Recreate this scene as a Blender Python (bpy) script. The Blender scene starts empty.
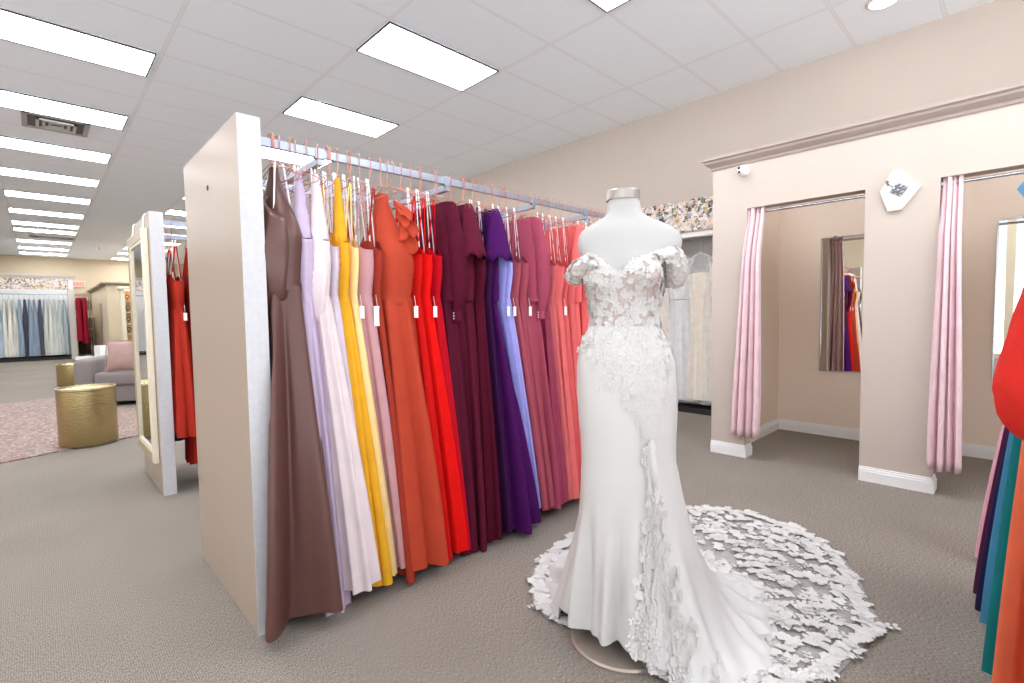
import bpy, math, random
from math import sin, cos, pi, radians as rad
from mathutils import Vector, Matrix
random.seed(7)
R = random.Random(11)
S = bpy.context.scene
COL = S.collection
YAW, PITCH, ROLL, FPX, CAMH = .7657, .0533, .0142, 493.13, 1.25

# ------------------------------------------------------------ camera
cd = bpy.data.cameras.new('camera'); cam = bpy.data.objects.new('camera', cd); COL.objects.link(cam)
fw = Vector((sin(YAW)*cos(PITCH), cos(YAW)*cos(PITCH), -sin(PITCH)))
rt = Vector((cos(YAW), -sin(YAW), 0)); dn = fw.cross(rt)
rx = cos(ROLL)*rt + sin(ROLL)*dn; dy = -sin(ROLL)*rt + cos(ROLL)*dn
m = Matrix((rx, -dy, -fw)).transposed().to_4x4(); m.translation = (0, 0, CAMH)
cam.matrix_world = m
cd.sensor_width = 36; cd.lens = 36*FPX/1024; cd.clip_start = .05; cd.clip_end = 200
S.camera = cam
# ------------------------------------------------------------ world and light
SKY, GROUND = .20, 4.8
w = bpy.data.worlds.new('daylight'); S.world = w; w.use_nodes = True
# window daylight: dim sky, bright unseen pavement added below to light the ceiling
wn = w.node_tree; tcw = wn.nodes.new('ShaderNodeTexCoord'); sw = wn.nodes.new('ShaderNodeSeparateXYZ'); wn.links.new(tcw.outputs['Generated'], sw.inputs[0])
wr = wn.nodes.new('ShaderNodeValToRGB'); wn.links.new(sw.outputs[2], wr.inputs[0])
wmr = wn.nodes.new('ShaderNodeMapRange'); wmr.inputs['From Min'].default_value = -.06; wmr.inputs['From Max'].default_value = .06
wn.links.new(sw.outputs[2], wmr.inputs['Value']); wn.links.new(wmr.outputs[0], wr.inputs[0])
wr.color_ramp.elements[0].color = (.93, .965, 1, 1); wr.color_ramp.elements[1].color = (SKY*.92, SKY*.96, SKY, 1)
wn.links.new(wr.outputs[0], wn.nodes['Background'].inputs[0]); wn.nodes['Background'].inputs[1].default_value = GROUND
S.view_settings.view_transform = 'Standard'; S.view_settings.look = 'None'
S.view_settings.gamma = 1; S.view_settings.use_curve_mapping = False
S.view_settings.exposure = 0.42
S.cycles.use_denoising = True
S.cycles.max_bounces = 10; S.cycles.diffuse_bounces = 6; S.cycles.transparent_max_bounces = 16
S.cycles.caustics_reflective = False; S.cycles.caustics_refractive = False
LAMP = 13.0

# ------------------------------------------------------------ materials
def lin(c):
    return tuple(((v/255)/12.92 if v/255 <= .04045 else ((v/255+.055)/1.055)**2.4) for v in c[:3]) + (1,)
MATS = {}
def mat(name, c, rough=.6, metal=0, spec=.5, sheen=0, var=.06, nscale=30, bump=0, bscale=200, trans=0, alpha=1, emis=0, stretch=None, coat=0):
    if name in MATS: return MATS[name]
    mm = bpy.data.materials.new(name); mm.use_nodes = True; nt = mm.node_tree; N = nt.nodes; L = nt.links
    b = N['Principled BSDF']
    b.inputs['Roughness'].default_value = rough; b.inputs['Metallic'].default_value = metal
    b.inputs['Specular IOR Level'].default_value = spec; b.inputs['Sheen Weight'].default_value = sheen
    b.inputs['Coat Weight'].default_value = coat; b.inputs['Alpha'].default_value = alpha
    b.inputs['Transmission Weight'].default_value = trans
    tc = N.new('ShaderNodeTexCoord'); mp = N.new('ShaderNodeMapping'); L.new(tc.outputs['Object'], mp.inputs[0])
    if stretch: mp.inputs['Scale'].default_value = stretch
    no = N.new('ShaderNodeTexNoise'); no.inputs['Scale'].default_value = nscale; no.inputs['Detail'].default_value = 4
    L.new(mp.outputs[0], no.inputs['Vector'])
    cr = N.new('ShaderNodeValToRGB'); l = lin(c)
    cr.color_ramp.elements[0].position = .3; cr.color_ramp.elements[1].position = .7
    cr.color_ramp.elements[0].color = tuple(x*(1-var) for x in l[:3])+(1,)
    cr.color_ramp.elements[1].color = tuple(min(1, x*(1+var)) for x in l[:3])+(1,)
    L.new(no.outputs['Fac'], cr.inputs[0]); L.new(cr.outputs[0], b.inputs['Base Color'])
    if emis:
        b.inputs['Emission Color'].default_value = l; b.inputs['Emission Strength'].default_value = emis
    if bump:
        n2 = N.new('ShaderNodeTexNoise'); n2.inputs['Scale'].default_value = bscale; n2.inputs['Detail'].default_value = 2
        L.new(mp.outputs[0], n2.inputs['Vector'])
        bp = N.new('ShaderNodeBump'); bp.inputs['Strength'].default_value = bump; bp.inputs['Distance'].default_value = min(.01, .5/bscale)
        L.new(n2.outputs['Fac'], bp.inputs['Height']); L.new(bp.outputs[0], b.inputs['Normal'])
    MATS[name] = mm
    return mm
def fabric(name, c, satin=False, bump=.12):
    if satin: return mat(name, c, rough=.36, spec=.5, sheen=0, var=.05, nscale=9, bump=.05, bscale=40)
    return mat(name, c, rough=.85, spec=.15, sheen=0, var=.06, nscale=12, bump=bump, bscale=160)
def ramp_mat(name, cols, scale=12, rough=.7, tex='noise', detail=6, bump=.0, const=True, stretch=None, lo=.3, hi=.7):
    """blotchy multi-colour pattern (printed fabric, rug)"""
    mm = bpy.data.materials.new(name); mm.use_nodes = True; nt = mm.node_tree; N = nt.nodes; L = nt.links
    b = N['Principled BSDF']; b.inputs['Roughness'].default_value = rough; b.inputs['Specular IOR Level'].default_value = .25
    tc = N.new('ShaderNodeTexCoord'); mp = N.new('ShaderNodeMapping'); L.new(tc.outputs['Object'], mp.inputs[0])
    if stretch: mp.inputs['Scale'].default_value = stretch
    if tex == 'noise':
        t = N.new('ShaderNodeTexNoise'); t.inputs['Detail'].default_value = detail; out = t.outputs['Fac']
    else:
        t = N.new('ShaderNodeTexVoronoi'); out = t.outputs['Color']
        pre = N.new('ShaderNodeTexNoise'); pre.inputs['Scale'].default_value = scale*.9; pre.inputs['Detail'].default_value = 3
        L.new(mp.outputs[0], pre.inputs['Vector'])
        ad = N.new('ShaderNodeMixRGB'); ad.blend_type = 'ADD'; ad.inputs[0].default_value = .12
        L.new(mp.outputs[0], ad.inputs[1]); L.new(pre.outputs['Color'], ad.inputs[2])
    t.inputs['Scale'].default_value = scale
    L.new((mp.outputs[0] if tex == 'noise' else ad.outputs[0]), t.inputs['Vector'])
    cr = N.new('ShaderNodeValToRGB'); e = cr.color_ramp.elements
    if const: cr.color_ramp.interpolation = 'CONSTANT'
    if tex != 'noise':
        lo, hi = 0, 1
        sp = N.new('ShaderNodeSeparateColor'); L.new(out, sp.inputs[0]); out = sp.outputs[0]
    while len(e) < len(cols): e.new(.5)
    for i, c in enumerate(cols):
        e[i].position = lo+(hi-lo)*i/len(cols); e[i].color = lin(c)
    L.new(out, cr.inputs[0]); L.new(cr.outputs[0], b.inputs['Base Color'])
    MATS[name] = mm
    return mm

def carpet_mat():
    mm = bpy.data.materials.new('carpet'); mm.use_nodes = True; nt = mm.node_tree; N = nt.nodes; L = nt.links
    b = N['Principled BSDF']; b.inputs['Roughness'].default_value = .95; b.inputs['Specular IOR Level'].default_value = .1
    tc = N.new('ShaderNodeTexCoord'); mp = N.new('ShaderNodeMapping'); L.new(tc.outputs['Object'], mp.inputs[0])
    mp.inputs['Scale'].default_value = (1, .32, 1)
    n1 = N.new('ShaderNodeTexNoise'); n1.inputs['Scale'].default_value = 300; n1.inputs['Detail'].default_value = 3
    L.new(mp.outputs[0], n1.inputs['Vector'])
    wv = N.new('ShaderNodeTexWave'); wv.inputs['Scale'].default_value = 45; wv.inputs['Distortion'].default_value = 1.5
    wv.inputs['Detail'].default_value = 2; wv.inputs['Detail Scale'].default_value = 6
    L.new(tc.outputs['Object'], wv.inputs['Vector'])
    n3 = N.new('ShaderNodeTexNoise'); n3.inputs['Scale'].default_value = 1.1; n3.inputs['Detail'].default_value = 3
    L.new(tc.outputs['Object'], n3.inputs['Vector'])
    cr = N.new('ShaderNodeValToRGB'); cr.color_ramp.elements[0].position = .36; cr.color_ramp.elements[1].position = .66
    cr.color_ramp.elements[0].color = lin((108, 99, 91)); cr.color_ramp.elements[1].color = lin((160, 150, 140))
    a = N.new('ShaderNodeMath'); a.operation = 'MULTIPLY_ADD'; a.inputs[1].default_value = .10
    L.new(wv.outputs['Fac'], a.inputs[0]); L.new(n1.outputs['Fac'], a.inputs[2])
    a2 = N.new('ShaderNodeMath'); a2.operation = 'MULTIPLY_ADD'; a2.inputs[1].default_value = .12
    L.new(n3.outputs['Fac'], a2.inputs[0]); L.new(a.outputs[0], a2.inputs[2])
    sb = N.new('ShaderNodeMath'); sb.operation = 'SUBTRACT'; sb.inputs[1].default_value = .11
    L.new(a2.outputs[0], sb.inputs[0])
    L.new(sb.outputs[0], cr.inputs[0]); L.new(cr.outputs[0], b.inputs['Base Color'])
    bp = N.new('ShaderNodeBump'); bp.inputs['Strength'].default_value = .4; bp.inputs['Distance'].default_value = .004
    L.new(a.outputs[0], bp.inputs['Height']); L.new(bp.outputs[0], b.inputs['Normal'])
    return mm

def ceiling_mat():
    mm = bpy.data.materials.new('ceiling_tile'); mm.use_nodes = True; nt = mm.node_tree; N = nt.nodes; L = nt.links
    b = N['Principled BSDF']; b.inputs['Roughness'].default_value = .9; b.inputs['Specular IOR Level'].default_value = .1
    tc = N.new('ShaderNodeTexCoord'); se = N.new('ShaderNodeSeparateXYZ'); L.new(tc.outputs['Object'], se.inputs[0])
    def line(axis, off, pitch, half):
        a = N.new('ShaderNodeMath'); a.operation = 'SUBTRACT'; a.inputs[1].default_value = off-pitch*40-pitch/2
        L.new(se.outputs[axis], a.inputs[0])
        f = N.new('ShaderNodeMath'); f.operation = 'MODULO'; f.inputs[1].default_value = pitch; L.new(a.outputs[0], f.inputs[0])
        s = N.new('ShaderNodeMath'); s.operation = 'SUBTRACT'; s.inputs[1].default_value = pitch/2; L.new(f.outputs[0], s.inputs[0])
        ab = N.new('ShaderNodeMath'); ab.operation = 'ABSOLUTE'; L.new(s.outputs[0], ab.inputs[0])
        lt = N.new('ShaderNodeMath'); lt.operation = 'LESS_THAN'; lt.inputs[1].default_value = half; L.new(ab.outputs[0], lt.inputs[0])
        return lt.outputs[0]
    mx = N.new('ShaderNodeMath'); mx.operation = 'MAXIMUM'
    L.new(line(0, .955, 1.275, .012), mx.inputs[0]); L.new(line(1, 1.175, .6375, .010), mx.inputs[1])
    mx2 = N.new('ShaderNodeMath'); mx2.operation = 'MAXIMUM'
    L.new(line(0, .955, 1.275, .016), mx2.inputs[0]); L.new(line(1, 1.175, .6375, .014), mx2.inputs[1])
    no = N.new('ShaderNodeTexNoise'); no.inputs['Scale'].default_value = 60; no.inputs['Detail'].default_value = 4
    L.new(tc.outputs['Object'], no.inputs['Vector'])
    cr = N.new('ShaderNodeValToRGB'); cr.color_ramp.elements[0].color = lin((238, 244, 252)); cr.color_ramp.elements[1].color = lin((245, 250, 255))
    L.new(no.outputs['Fac'], cr.inputs[0])
    m1 = N.new('ShaderNodeMixRGB'); L.new(mx2.outputs[0], m1.inputs[0]); L.new(cr.outputs[0], m1.inputs[1]); m1.inputs[2].default_value = lin((222, 224, 228))  # wider darker band: shadow line along the tees painted into the tile colour
    m2 = N.new('ShaderNodeMixRGB'); L.new(mx.outputs[0], m2.inputs[0]); L.new(m1.outputs[0], m2.inputs[1]); m2.inputs[2].default_value = lin((240, 240, 243))
    L.new(m2.outputs[0], b.inputs['Base Color'])
    return mm

WALL = mat('wall_paint', (196, 183, 172), rough=.75, spec=.2, var=.01, nscale=3, bump=.03, bscale=300)
WALL_BRIGHTENED = mat('wall_paint_brightened', (240, 223, 206), rough=.75, spec=.2, var=.01, nscale=3)  # same paint as the walls, colour lightened to stand in for missing light
WHITE = mat('white_trim', (240, 238, 236), rough=.45, var=.01)
CROWN = mat('taupe_crown', (166, 150, 142), rough=.5, var=.04, nscale=40, stretch=(1, .05, 1))
FARW = mat('cream_wall', (208, 190, 162), rough=.8, var=.02, nscale=3)
LAMI = mat('beige_laminate', (176, 157, 140), rough=.3, spec=.35, var=.015, nscale=60, stretch=(1, 1, .02))
EDGE = mat('pearl_edge', (204, 203, 206), rough=.4, var=.045, nscale=45, bump=.05, bscale=60)
CHROME = mat('chrome', (205, 208, 215), rough=.22, metal=1, var=.02)
RAILM = mat('satin_chrome', (166, 171, 186), rough=.3, metal=.8, var=.02)
ROSE = mat('rose_gold', (206, 132, 108), rough=.28, metal=.9, var=.03)
GOLD = mat('hammered_gold', (192, 174, 126), rough=.26, metal=1, var=.05, nscale=60, bump=.8, bscale=75)
CHAMP = mat('champagne_frame', (196, 178, 146), rough=.35, metal=.4, var=.04, nscale=30)
IVORY = mat('ivory_frame', (238, 228, 208), rough=.35, var=.02)
MIRROR = mat('mirror_glass', (238, 240, 240), rough=.01, metal=1, var=0)
BLACK = mat('black_plinth', (26, 24, 25), rough=.6, var=.1)
PINKC = fabric('pink_curtain', (230, 200, 204))
SOFA = mat('grey_upholstery', (132, 124, 122), rough=.9, spec=.1, sheen=.2, var=.06, nscale=60, bump=.15, bscale=300)
PILLOW = fabric('pink_pillow', (170, 140, 134))
TAG = mat('white_card', (244, 243, 242), rough=.6, var=.01)
RIB = mat('white_ribbon', (246, 240, 240), rough=.6, var=.01)
DIFF = mat('lamp_diffuser', (243, 249, 255), rough=.5, var=0, emis=LAMP)
FRAME = mat('dark_lamp_frame', (70, 70, 74), rough=.5, var=.05)
FLORAL = ramp_mat('floral_print', [(226, 214, 204), (216, 178, 170), (232, 222, 212), (120, 122, 92), (206, 196, 196), (222, 206, 190), (96, 78, 70), (224, 190, 184), (160, 168, 178), (190, 160, 90), (236, 226, 216)], scale=26, tex='vor')
RUGM = ramp_mat('rug_pattern', [(112, 98, 96), (150, 128, 118), (178, 158, 142), (124, 112, 114), (164, 120, 100), (96, 94, 108), (186, 168, 150), (140, 104, 96)], scale=11, tex='noise', detail=9, const=False)

# ------------------------------------------------------------ mesh helpers
class MB:
    def __init__(s): s.v = []; s.f = []
    def box(s, x0, x1, y0, y1, z0, z1):
        b = len(s.v)
        s.v += [(x0,y0,z0),(x1,y0,z0),(x1,y1,z0),(x0,y1,z0),(x0,y0,z1),(x1,y0,z1),(x1,y1,z1),(x0,y1,z1)]
        s.f += [tuple(b+i for i in q) for q in ((3,2,1,0),(4,5,6,7),(0,1,5,4),(1,2,6,5),(2,3,7,6),(3,0,4,7))]
        return s
    def grid(s, rows, closed=True):
        b = len(s.v); n = len(rows[0])
        for r in rows: s.v += [tuple(p) for p in r]
        for i in range(len(rows)-1):
            for j in range(n if closed else n-1):
                k = (j+1) % n
                s.f.append((b+i*n+j, b+i*n+k, b+(i+1)*n+k, b+(i+1)*n+j))
        return b
    def cap(s, row):
        b = len(s.v); s.v += [tuple(p) for p in row]; s.f.append(tuple(range(b, b+len(row))))
    def tube(s, pts, r, n=8, caps=True):
        pts = [Vector(p) for p in pts]; rr = r if hasattr(r, '__len__') else [r]*len(pts)
        rows = []; up = None
        for i, p in enumerate(pts):
            t = (pts[min(i+1, len(pts)-1)]-pts[max(i-1, 0)]).normalized()
            if up is None:
                up = t.orthogonal().normalized()
            else:
                up = (up-t*up.dot(t)); up = up.normalized() if up.length > 1e-6 else t.orthogonal().normalized()
            sd = t.cross(up)
            rows.append([p+(up*cos(2*pi*k/n)+sd*sin(2*pi*k/n))*rr[i] for k in range(n)])
        s.grid(rows)
        if caps: s.cap(rows[0][::-1]); s.cap(rows[-1])
        return s
    def lathe(s, prof, c=(0, 0), n=32):
        rows = [[(c[0]+r*cos(2*pi*k/n), c[1]+r*sin(2*pi*k/n), z) for k in range(n)] for r, z in prof]
        s.grid(rows); s.cap(rows[0][::-1]); s.cap(rows[-1]); return s
    def prism(s, poly, axis, a, b_):
        """extrude a 2-D polygon along an axis (0=x:(y,z), 1=y:(x,z), 2=z:(x,y))"""
        def P(u, v, w_): return {0: (w_, u, v), 1: (u, w_, v), 2: (u, v, w_)}[axis]
        A = [P(u, v, a) for u, v in poly]; B = [P(u, v, b_) for u, v in poly]
        s.grid([A, B]); s.cap(A[::-1]); s.cap(B); return s
def obj(name, mb, mt, parent=None, smooth=False, bevel=0, loc=None, rot=None, label=None, sub=0, solid=0):
    me = bpy.data.meshes.new(name); me.from_pydata([tuple(p) for p in mb.v], [], mb.f); me.update()
    me.materials.append(mt)
    if smooth:
        for p in me.polygons: p.use_smooth = True
    o = bpy.data.objects.new(name, me); COL.objects.link(o)
    if parent: o.parent = parent
    if loc: o.location = loc
    if rot: o.rotation_euler = rot
    if solid:
        q = o.modifiers.new('s', 'SOLIDIFY'); q.thickness = solid; q.offset = 0
    if bevel:
        q = o.modifiers.new('b', 'BEVEL'); q.width = bevel; q.segments = 2; q.limit_method = 'ANGLE'
    if sub:
        q = o.modifiers.new('u', 'SUBSURF'); q.levels = sub; q.render_levels = sub
    if label: o['label'] = label
    return o
def thing(name, label, cat, loc=(0, 0, 0), rz=0, group=None):
    o = bpy.data.objects.new(name, None); COL.objects.link(o); o.location = loc; o.rotation_euler = (0, 0, rz)
    o.empty_display_size = .05
    return tag(o, label, cat, group)
def tag(o, label, cat, group=None):
    o['label'] = label; o['category'] = cat
    if group: o['group'] = group
    return o
def struct(name, mb, mt, **k):
    o = obj(name, mb, mt, **k); o['kind'] = 'structure'; return o
def ss(a, b, x):
    t = max(0, min(1, (x-a)/(b-a))); return t*t*(3-2*t)
def interp(tab, x):
    if x <= tab[0][0]: return tab[0][1]
    for (a, p), (b, q) in zip(tab, tab[1:]):
        if x <= b: return p+(q-p)*(x-a)/(b-a)
    return tab[-1][1]
def scatter(mb, n, r0): pass

# ------------------------------------------------------------ the room
XW, ZC, YF, XL = 5.66, 3.72, 26.0, -6.0
struct('floor', MB().box(XL, 6.4, -4, YF+.1, -.1, 0), carpet_mat())
struct('ceiling', MB().box(XL, 6.4, -4, YF+.1, ZC, ZC+.1), ceiling_mat())
RA, RB, RZ = 2.30, 5.6, 2.19       # gown alcove in the right wall
b = MB(); b.box(XW, XW+.12, -4, RA, 0, ZC); b.box(XW, XW+.12, RB, YF, 0, ZC); b.box(XW, XW+.12, RA, RB, 2.30, ZC)
struct('wall_right', b, WALL)
b = MB(); b.box(XW+.66, XW+.7, RA-.1, RB+.1, 0, 2.7); b.box(XW+.12, XW+.66, RA-.06, RA, 0, 2.7); b.box(XW+.12, XW+.66, RB, RB+.06, 0, 2.7)
b.box(XW+.12, XW+.66, RA, RB, 2.62, 2.66)
struct('wall_alcove', b, WHITE)
struct('wall_far', MB().box(XL, 6.4, YF, YF+.12, 0, ZC), FARW)
b = MB().box(XL-.1, XL, 7, YF, 0, ZC); b.box(XL-.1, XL, 2.3, 4.9, .12, 3.5); b.box(XL-.1, XL, -4, 7, 0, .12); b.box(XL-.1, XL, -4, 7, 3.5, ZC)  # openings added on this unseen side to let in more ambient light
for y in (-4, -1.9, .2): b.box(XL-.1, XL, y, y+.16, .12, 3.5)
struct('wall_left', b, FARW)
# street side behind the camera: piers and a low sill, open to daylight between
b = MB(); b.box(XL, 6.4, -4.1, -4, 0, .12); b.box(XL, 6.4, -4.1, -4, 3.5, ZC)
for x in (-6, -3.4, -.8, 1.8, 4.4, 6.2): b.box(x, x+.16, -4.1, -4, .12, 3.5)
struct('wall_front', b, WHITE)
# fitting rooms built out in front of the right wall
FX = 4.33; T = .13; FT = 2.57; OP = 2.115
b = MB()
b.box(FX, FX+T, 1.64, 1.93, 0, FT)           # left stub
b.box(FX, FX+T, .41, .82, 0, FT)             # pillar
b.box(FX, FX+T, -.75, -.33, 0, FT)
b.box(FX, FX+T, .82, 1.64, OP, FT); b.box(FX, FX+T, -.33, .41, OP, FT)
b.box(FX, FX+T, -4, -.75, 0, FT)
b.box(FX, XW, 1.93-.0001, 1.93, 0, FT) if False else None
struct('wall_fitting_front', b, WALL)
b = MB(); b.box(FX+T, XW, 1.80, 1.93, 0, FT); b.box(FX+T, XW, .56, .66, 0, FT); b.box(FX+T, XW, -.7, -.6, 0, FT)
b.box(XW-.01, XW-.002, -.7, 1.85, 0, FT)
struct('wall_fitting_inner', b, WALL_BRIGHTENED)
def baseboard(name, segs):
    b = MB()
    for (x0, x1, y0, y1, nx, ny) in segs:     # footprint of the wall face line, outward normal
        for d, z0, z1 in ((.018, 0, .075), (.013, .075, .09), (.008, .09, .105)):
            if nx: b.box(min(x0, x0+nx*d), max(x0, x0+nx*d), y0-(.018 if ny == 1 else 0), y1+.0, z0, z1)
            else: b.box(x0, x1, min(y0, y0+ny*d), max(y0, y0+ny*d), z0, z1)
    struct(name, b, WHITE)
baseboard('baseboard_fitting', [(FX, FX, 1.6402, 1.93, -1, 0), (FX-.018, FX+T, 1.64, 1.64, 0, -1),
    (FX, FX, .4102, .82, -1, 0), (FX-.018, FX+T, .41, .41, 0, -1), (FX+T, FX+T, 1.64, 1.8, 1, 0),
    (FX+T, XW, 1.80, 1.80, 0, -1), (XW-.01, XW-.01, .66, 1.8, -1, 0), (FX+T, XW, .56, .56, 0, -1),
    (XW-.01, XW-.01, -.6, .56, -1, 0)])
baseboard('baseboard_right', [(XW, XW, 1.93, RA, -1, 0), (XW, XW, RB, YF, -1, 0)])
# crown on top of the fitting rooms, mitred at the left end
def crown(name, x, y0, y1, zb, s, mt, ret=None):
    prof = [(0, 0), (-.012, 0), (-.018, .02), (-.035, .032), (-.055, .05), (-.06, .065), (-.075, .075), (-.075, .095), (0, .095)]
    b = MB(); A = []; B = []
    for u, v in prof:
        A.append((x+u*s, y1-u*s, zb+v*s)); B.append((x+u*s, y0, zb+v*s))
    b.grid([A, B]); b.cap(B)
    if ret:
        Cc = [(ret, y1-u*s, zb+v*s) for u, v in prof]; b.grid([Cc, A]); b.cap(Cc)
    return struct(name, b, mt)
crown('trim_1', FX, -4, 1.93, FT-.085, 1.0, CROWN, ret=XW)

# ------------------------------------------------------------ ceiling fixtures
def ceiling_light(x0, x1, y0, y1, lab, grp='recessed panel lights'):
    t = thing('ceiling_light', lab, 'ceiling light', ((x0+x1)/2, (y0+y1)/2, ZC-.004), 0, grp)
    cx, cy = (x1-x0)/2, (y1-y0)/2
    b = MB(); w_ = .012
    b.box(-cx, cx, -cy, -cy+w_, -.012, .002); b.box(-cx, cx, cy-w_, cy, -.012, .002)
    b.box(-cx, -cx+w_, -cy+w_, cy-w_, -.012, .002); b.box(cx-w_, cx, -cy+w_, cy-w_, -.012, .002)
    obj('frame', b, FRAME, t)
    obj('diffuser', MB().box(-cx+w_, cx-w_, -cy+w_, cy-w_, -.006, 0), DIFF, t)
rowsL = [3.75, 5.65, 7.58, 9.46, 11.32, 13.22, 15.22, 17.07, 18.28, 20.8, 22.75, 24.5]
desc = ['nearest', 'second', 'third', 'fourth', 'fifth', 'sixth', 'seventh', 'eighth', 'ninth', 'tenth', 'eleventh', 'last']
for i, y in enumerate(rowsL):
    if i == 0: lab = 'long white ceiling panel light over the camera side of the left row'
    elif i == 11: lab = 'farthest thin ceiling panel light of the left row, next to the far wall'
    else: lab = '%s white ceiling panel light of the left row, counted from the front' % desc[i-1].replace('nearest', 'first')
    ceiling_light(-.335, .915, y, y+.58, lab)
for i, y in enumerate([-1.98, -.1, 1.84, 3.75, 5.65, 7.56, 9.46, 11.37, 13.3, 15.2, 17.1, 19, 20.94, 22.7, 24.8]):
    if i == 0 or i == 1: lab = 'ceiling panel light of the middle row near the front windows'
    elif i == 2: lab = 'ceiling panel light cut by the top edge of the picture'
    elif i == 3: lab = 'large ceiling panel light above the middle of the gown rack'
    elif i == 4: lab = 'ceiling panel light just above the rail of the gown rack'
    elif i == 5: lab = 'ceiling panel light seen between the hanger hooks behind the rail'
    else: lab = 'ceiling panel light %s of the row behind the racks' % desc[min(i-6, 11)]
    ceiling_light(2.24, 3.475, y, y+.6, lab)
for y in (-1.98, 1.84): ceiling_light(-.335, .915, y, y+.6, 'ceiling panel light of the left row near the front windows')
for y in (1.84, 5.65, 9.46, 13.3, 17.1, 20.9): ceiling_light(-2.9, -1.65, y, y+.6, 'ceiling panel light of the row beyond the left edge')
def vent(cx, cy, w_, h_, lab):
    t = thing('air_vent', lab, 'air vent', (cx, cy, ZC-.003))
    b = MB(); f_ = .05
    b.box(-w_, w_, -h_, -h_+f_, -.012, 0); b.box(-w_, w_, h_-f_, h_, -.012, 0); b.box(-w_, -w_+f_, -h_, h_, -.012, 0); b.box(w_-f_, w_, -h_, h_, -.012, 0)
    obj('frame', b, mat('vent_grey', (176, 174, 172), rough=.5), t)
    obj('duct', MB().box(-w_+f_, w_-f_, -h_+f_, h_-f_, -.003, 0), mat('vent_dark', (92, 90, 90), rough=.6, var=.1), t)
    for k in range(3):
        s = .72-.22*k; b = MB(); a, c = (w_-f_)*s, (h_-f_)*s
        for x0, x1, y0, y1 in ((-a, a, -c, -c+.03), (-a, a, c-.03, c), (-a, -a+.03, -c, c), (a-.03, a, -c, c)): b.box(x0, x1, y0, y1, -.03+.005*k, -.012)
        obj('louver', b, mat('vent_light', (198, 196, 192), rough=.5), t)
vent(.29, 8.48, .31, .3, 'square air vent with concentric louvers between the left ceiling lights')
vent(.45, 19.9, .5, .22, 'distant flat air vent in the ceiling near the far wall')
t = thing('downlight', 'round white recessed ceiling downlight at the top right corner', 'ceiling light', (5.0, .86, ZC))
obj('trim_ring', MB().lathe([(.10, -.012), (.115, -.006), (.115, 0)], n=32), WHITE, t, smooth=True)
obj('lens', MB().lathe([(.075, -.02), (.09, -.012), (.09, -.004)], n=32), DIFF, t, smooth=True)
t = thing('sprinkler', 'tiny ceiling sprinkler head far down the left side of the ceiling', 'sprinkler', (1.6, 21.5, ZC))
obj('cup', MB().lathe([(.03, -.05), (.035, 0)], n=12), WHITE, t); obj('head', MB().lathe([(.015, -.12), (.02, -.05)], n=8), CHROME, t)

# ------------------------------------------------------------ fitting room fittings
def rod(name, x, y0, y1, z, r, lab):
    t = thing(name, lab, 'curtain rod', (x, (y0+y1)/2, z)); h = (y1-y0)/2
    obj('pole', MB().tube([(0, -h, 0), (0, h, 0)], r, 12), CHROME, t, smooth=True)
    for s in (-1, 1): obj('flange', MB().tube([(0, s*(h-.012), 0), (0, s*h, 0)], r*2.1, 16), CHROME, t, smooth=True)
rod('curtain_rod', FX+.05, .82, 1.64, 2.078, .011, 'thin chrome curtain rod across the left fitting room doorway')
rod('curtain_rod', FX+.05, -.33, .41, 2.078, .011, 'thin chrome curtain rod across the right fitting room doorway')
def curtain(yc, wt, wb, shift, zb, lab, folds=5):
    t = thing('curtain', lab, 'curtain', (FX+.045, yc, zb))
    n = 90; rows = []; H = 2.125-zb
    for i in range(31):
        f = i/30; z = H*(1-f); wd = wt+(wb-wt)*ss(0, 1, f); amp = .026+.018*f
        row = []
        for j in range(n+1):
            u = j/n; ph = u*folds*2*pi
            y = (u-.5)*wd+shift*f+.006*sin(ph*2+1)
            x = -amp*(1-cos(ph+.5*sin(f*4+u*7)*f))*(.8+.3*sin(u*9+2))+.022-.085*ss(0, .25, f)-.02*f
            row.append((x, y, z+(.004*sin(ph) if i == 30 else 0)))
        rows.append(row)
    b = MB(); b.grid(rows, closed=False); obj('cloth', b, PINKC, t, smooth=True, solid=.004)
    b = MB(); b.grid([[(p[0]-.003, p[1], p[2]) for p in rows[0]], [(p[0]-.003, p[1], p[2]-.045) for p in rows[1]]], closed=False)
    obj('header_tape', b, PINKC, t, smooth=True, solid=.004)
    for k in range(folds):
        y = (k+.25)/folds*wt-wt/2
        obj('ring', MB().tube([(.008+.02*cos(a*pi/8), y, H-.045+.02*sin(a*pi/8)) for a in range(17)], .003, 6, False), CHROME, t, smooth=True)
curtain(1.582, .14, .235, .035, .20, 'pale pink pleated curtain tied open at the left fitting room doorway', 4)
curtain(.353, .105, .175, -.012, .185, 'pale pink pleated curtain hanging beside the sconce pillar at the right doorway', 4)
def wall_mirror(y0, y1, z0, z1, lab):
    t = thing('wall_mirror', lab, 'mirror', (XW-.012, (y0+y1)/2, z0)); w_ = (y1-y0)/2; h = z1-z0
    obj('glass', MB().box(-.012, 0, -w_, w_, 0, h), MIRROR, t)
    b = MB()
    for ya, yb, za, zb in ((-w_-.01, -w_, -.01, h+.01), (w_, w_+.01, -.01, h+.01), (-w_, w_, -.01, 0), (-w_, w_, h, h+.01)): b.box(-.016, 0, ya, yb, za, zb)
    obj('frame', b, CHROME, t)
    for s in (-1, 1): obj('clip', MB().box(-.022, 0, s*w_*.6-.012, s*w_*.6+.012, h-.004, h+.022), CHROME, t)
wall_mirror(.87, 1.41, .66, 1.955, 'narrow frameless wall mirror reflecting the curtain in the left fitting room')
wall_mirror(-.38, .165, .66, 1.955, 'wall mirror in the right fitting room half hidden by the red gown')
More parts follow.
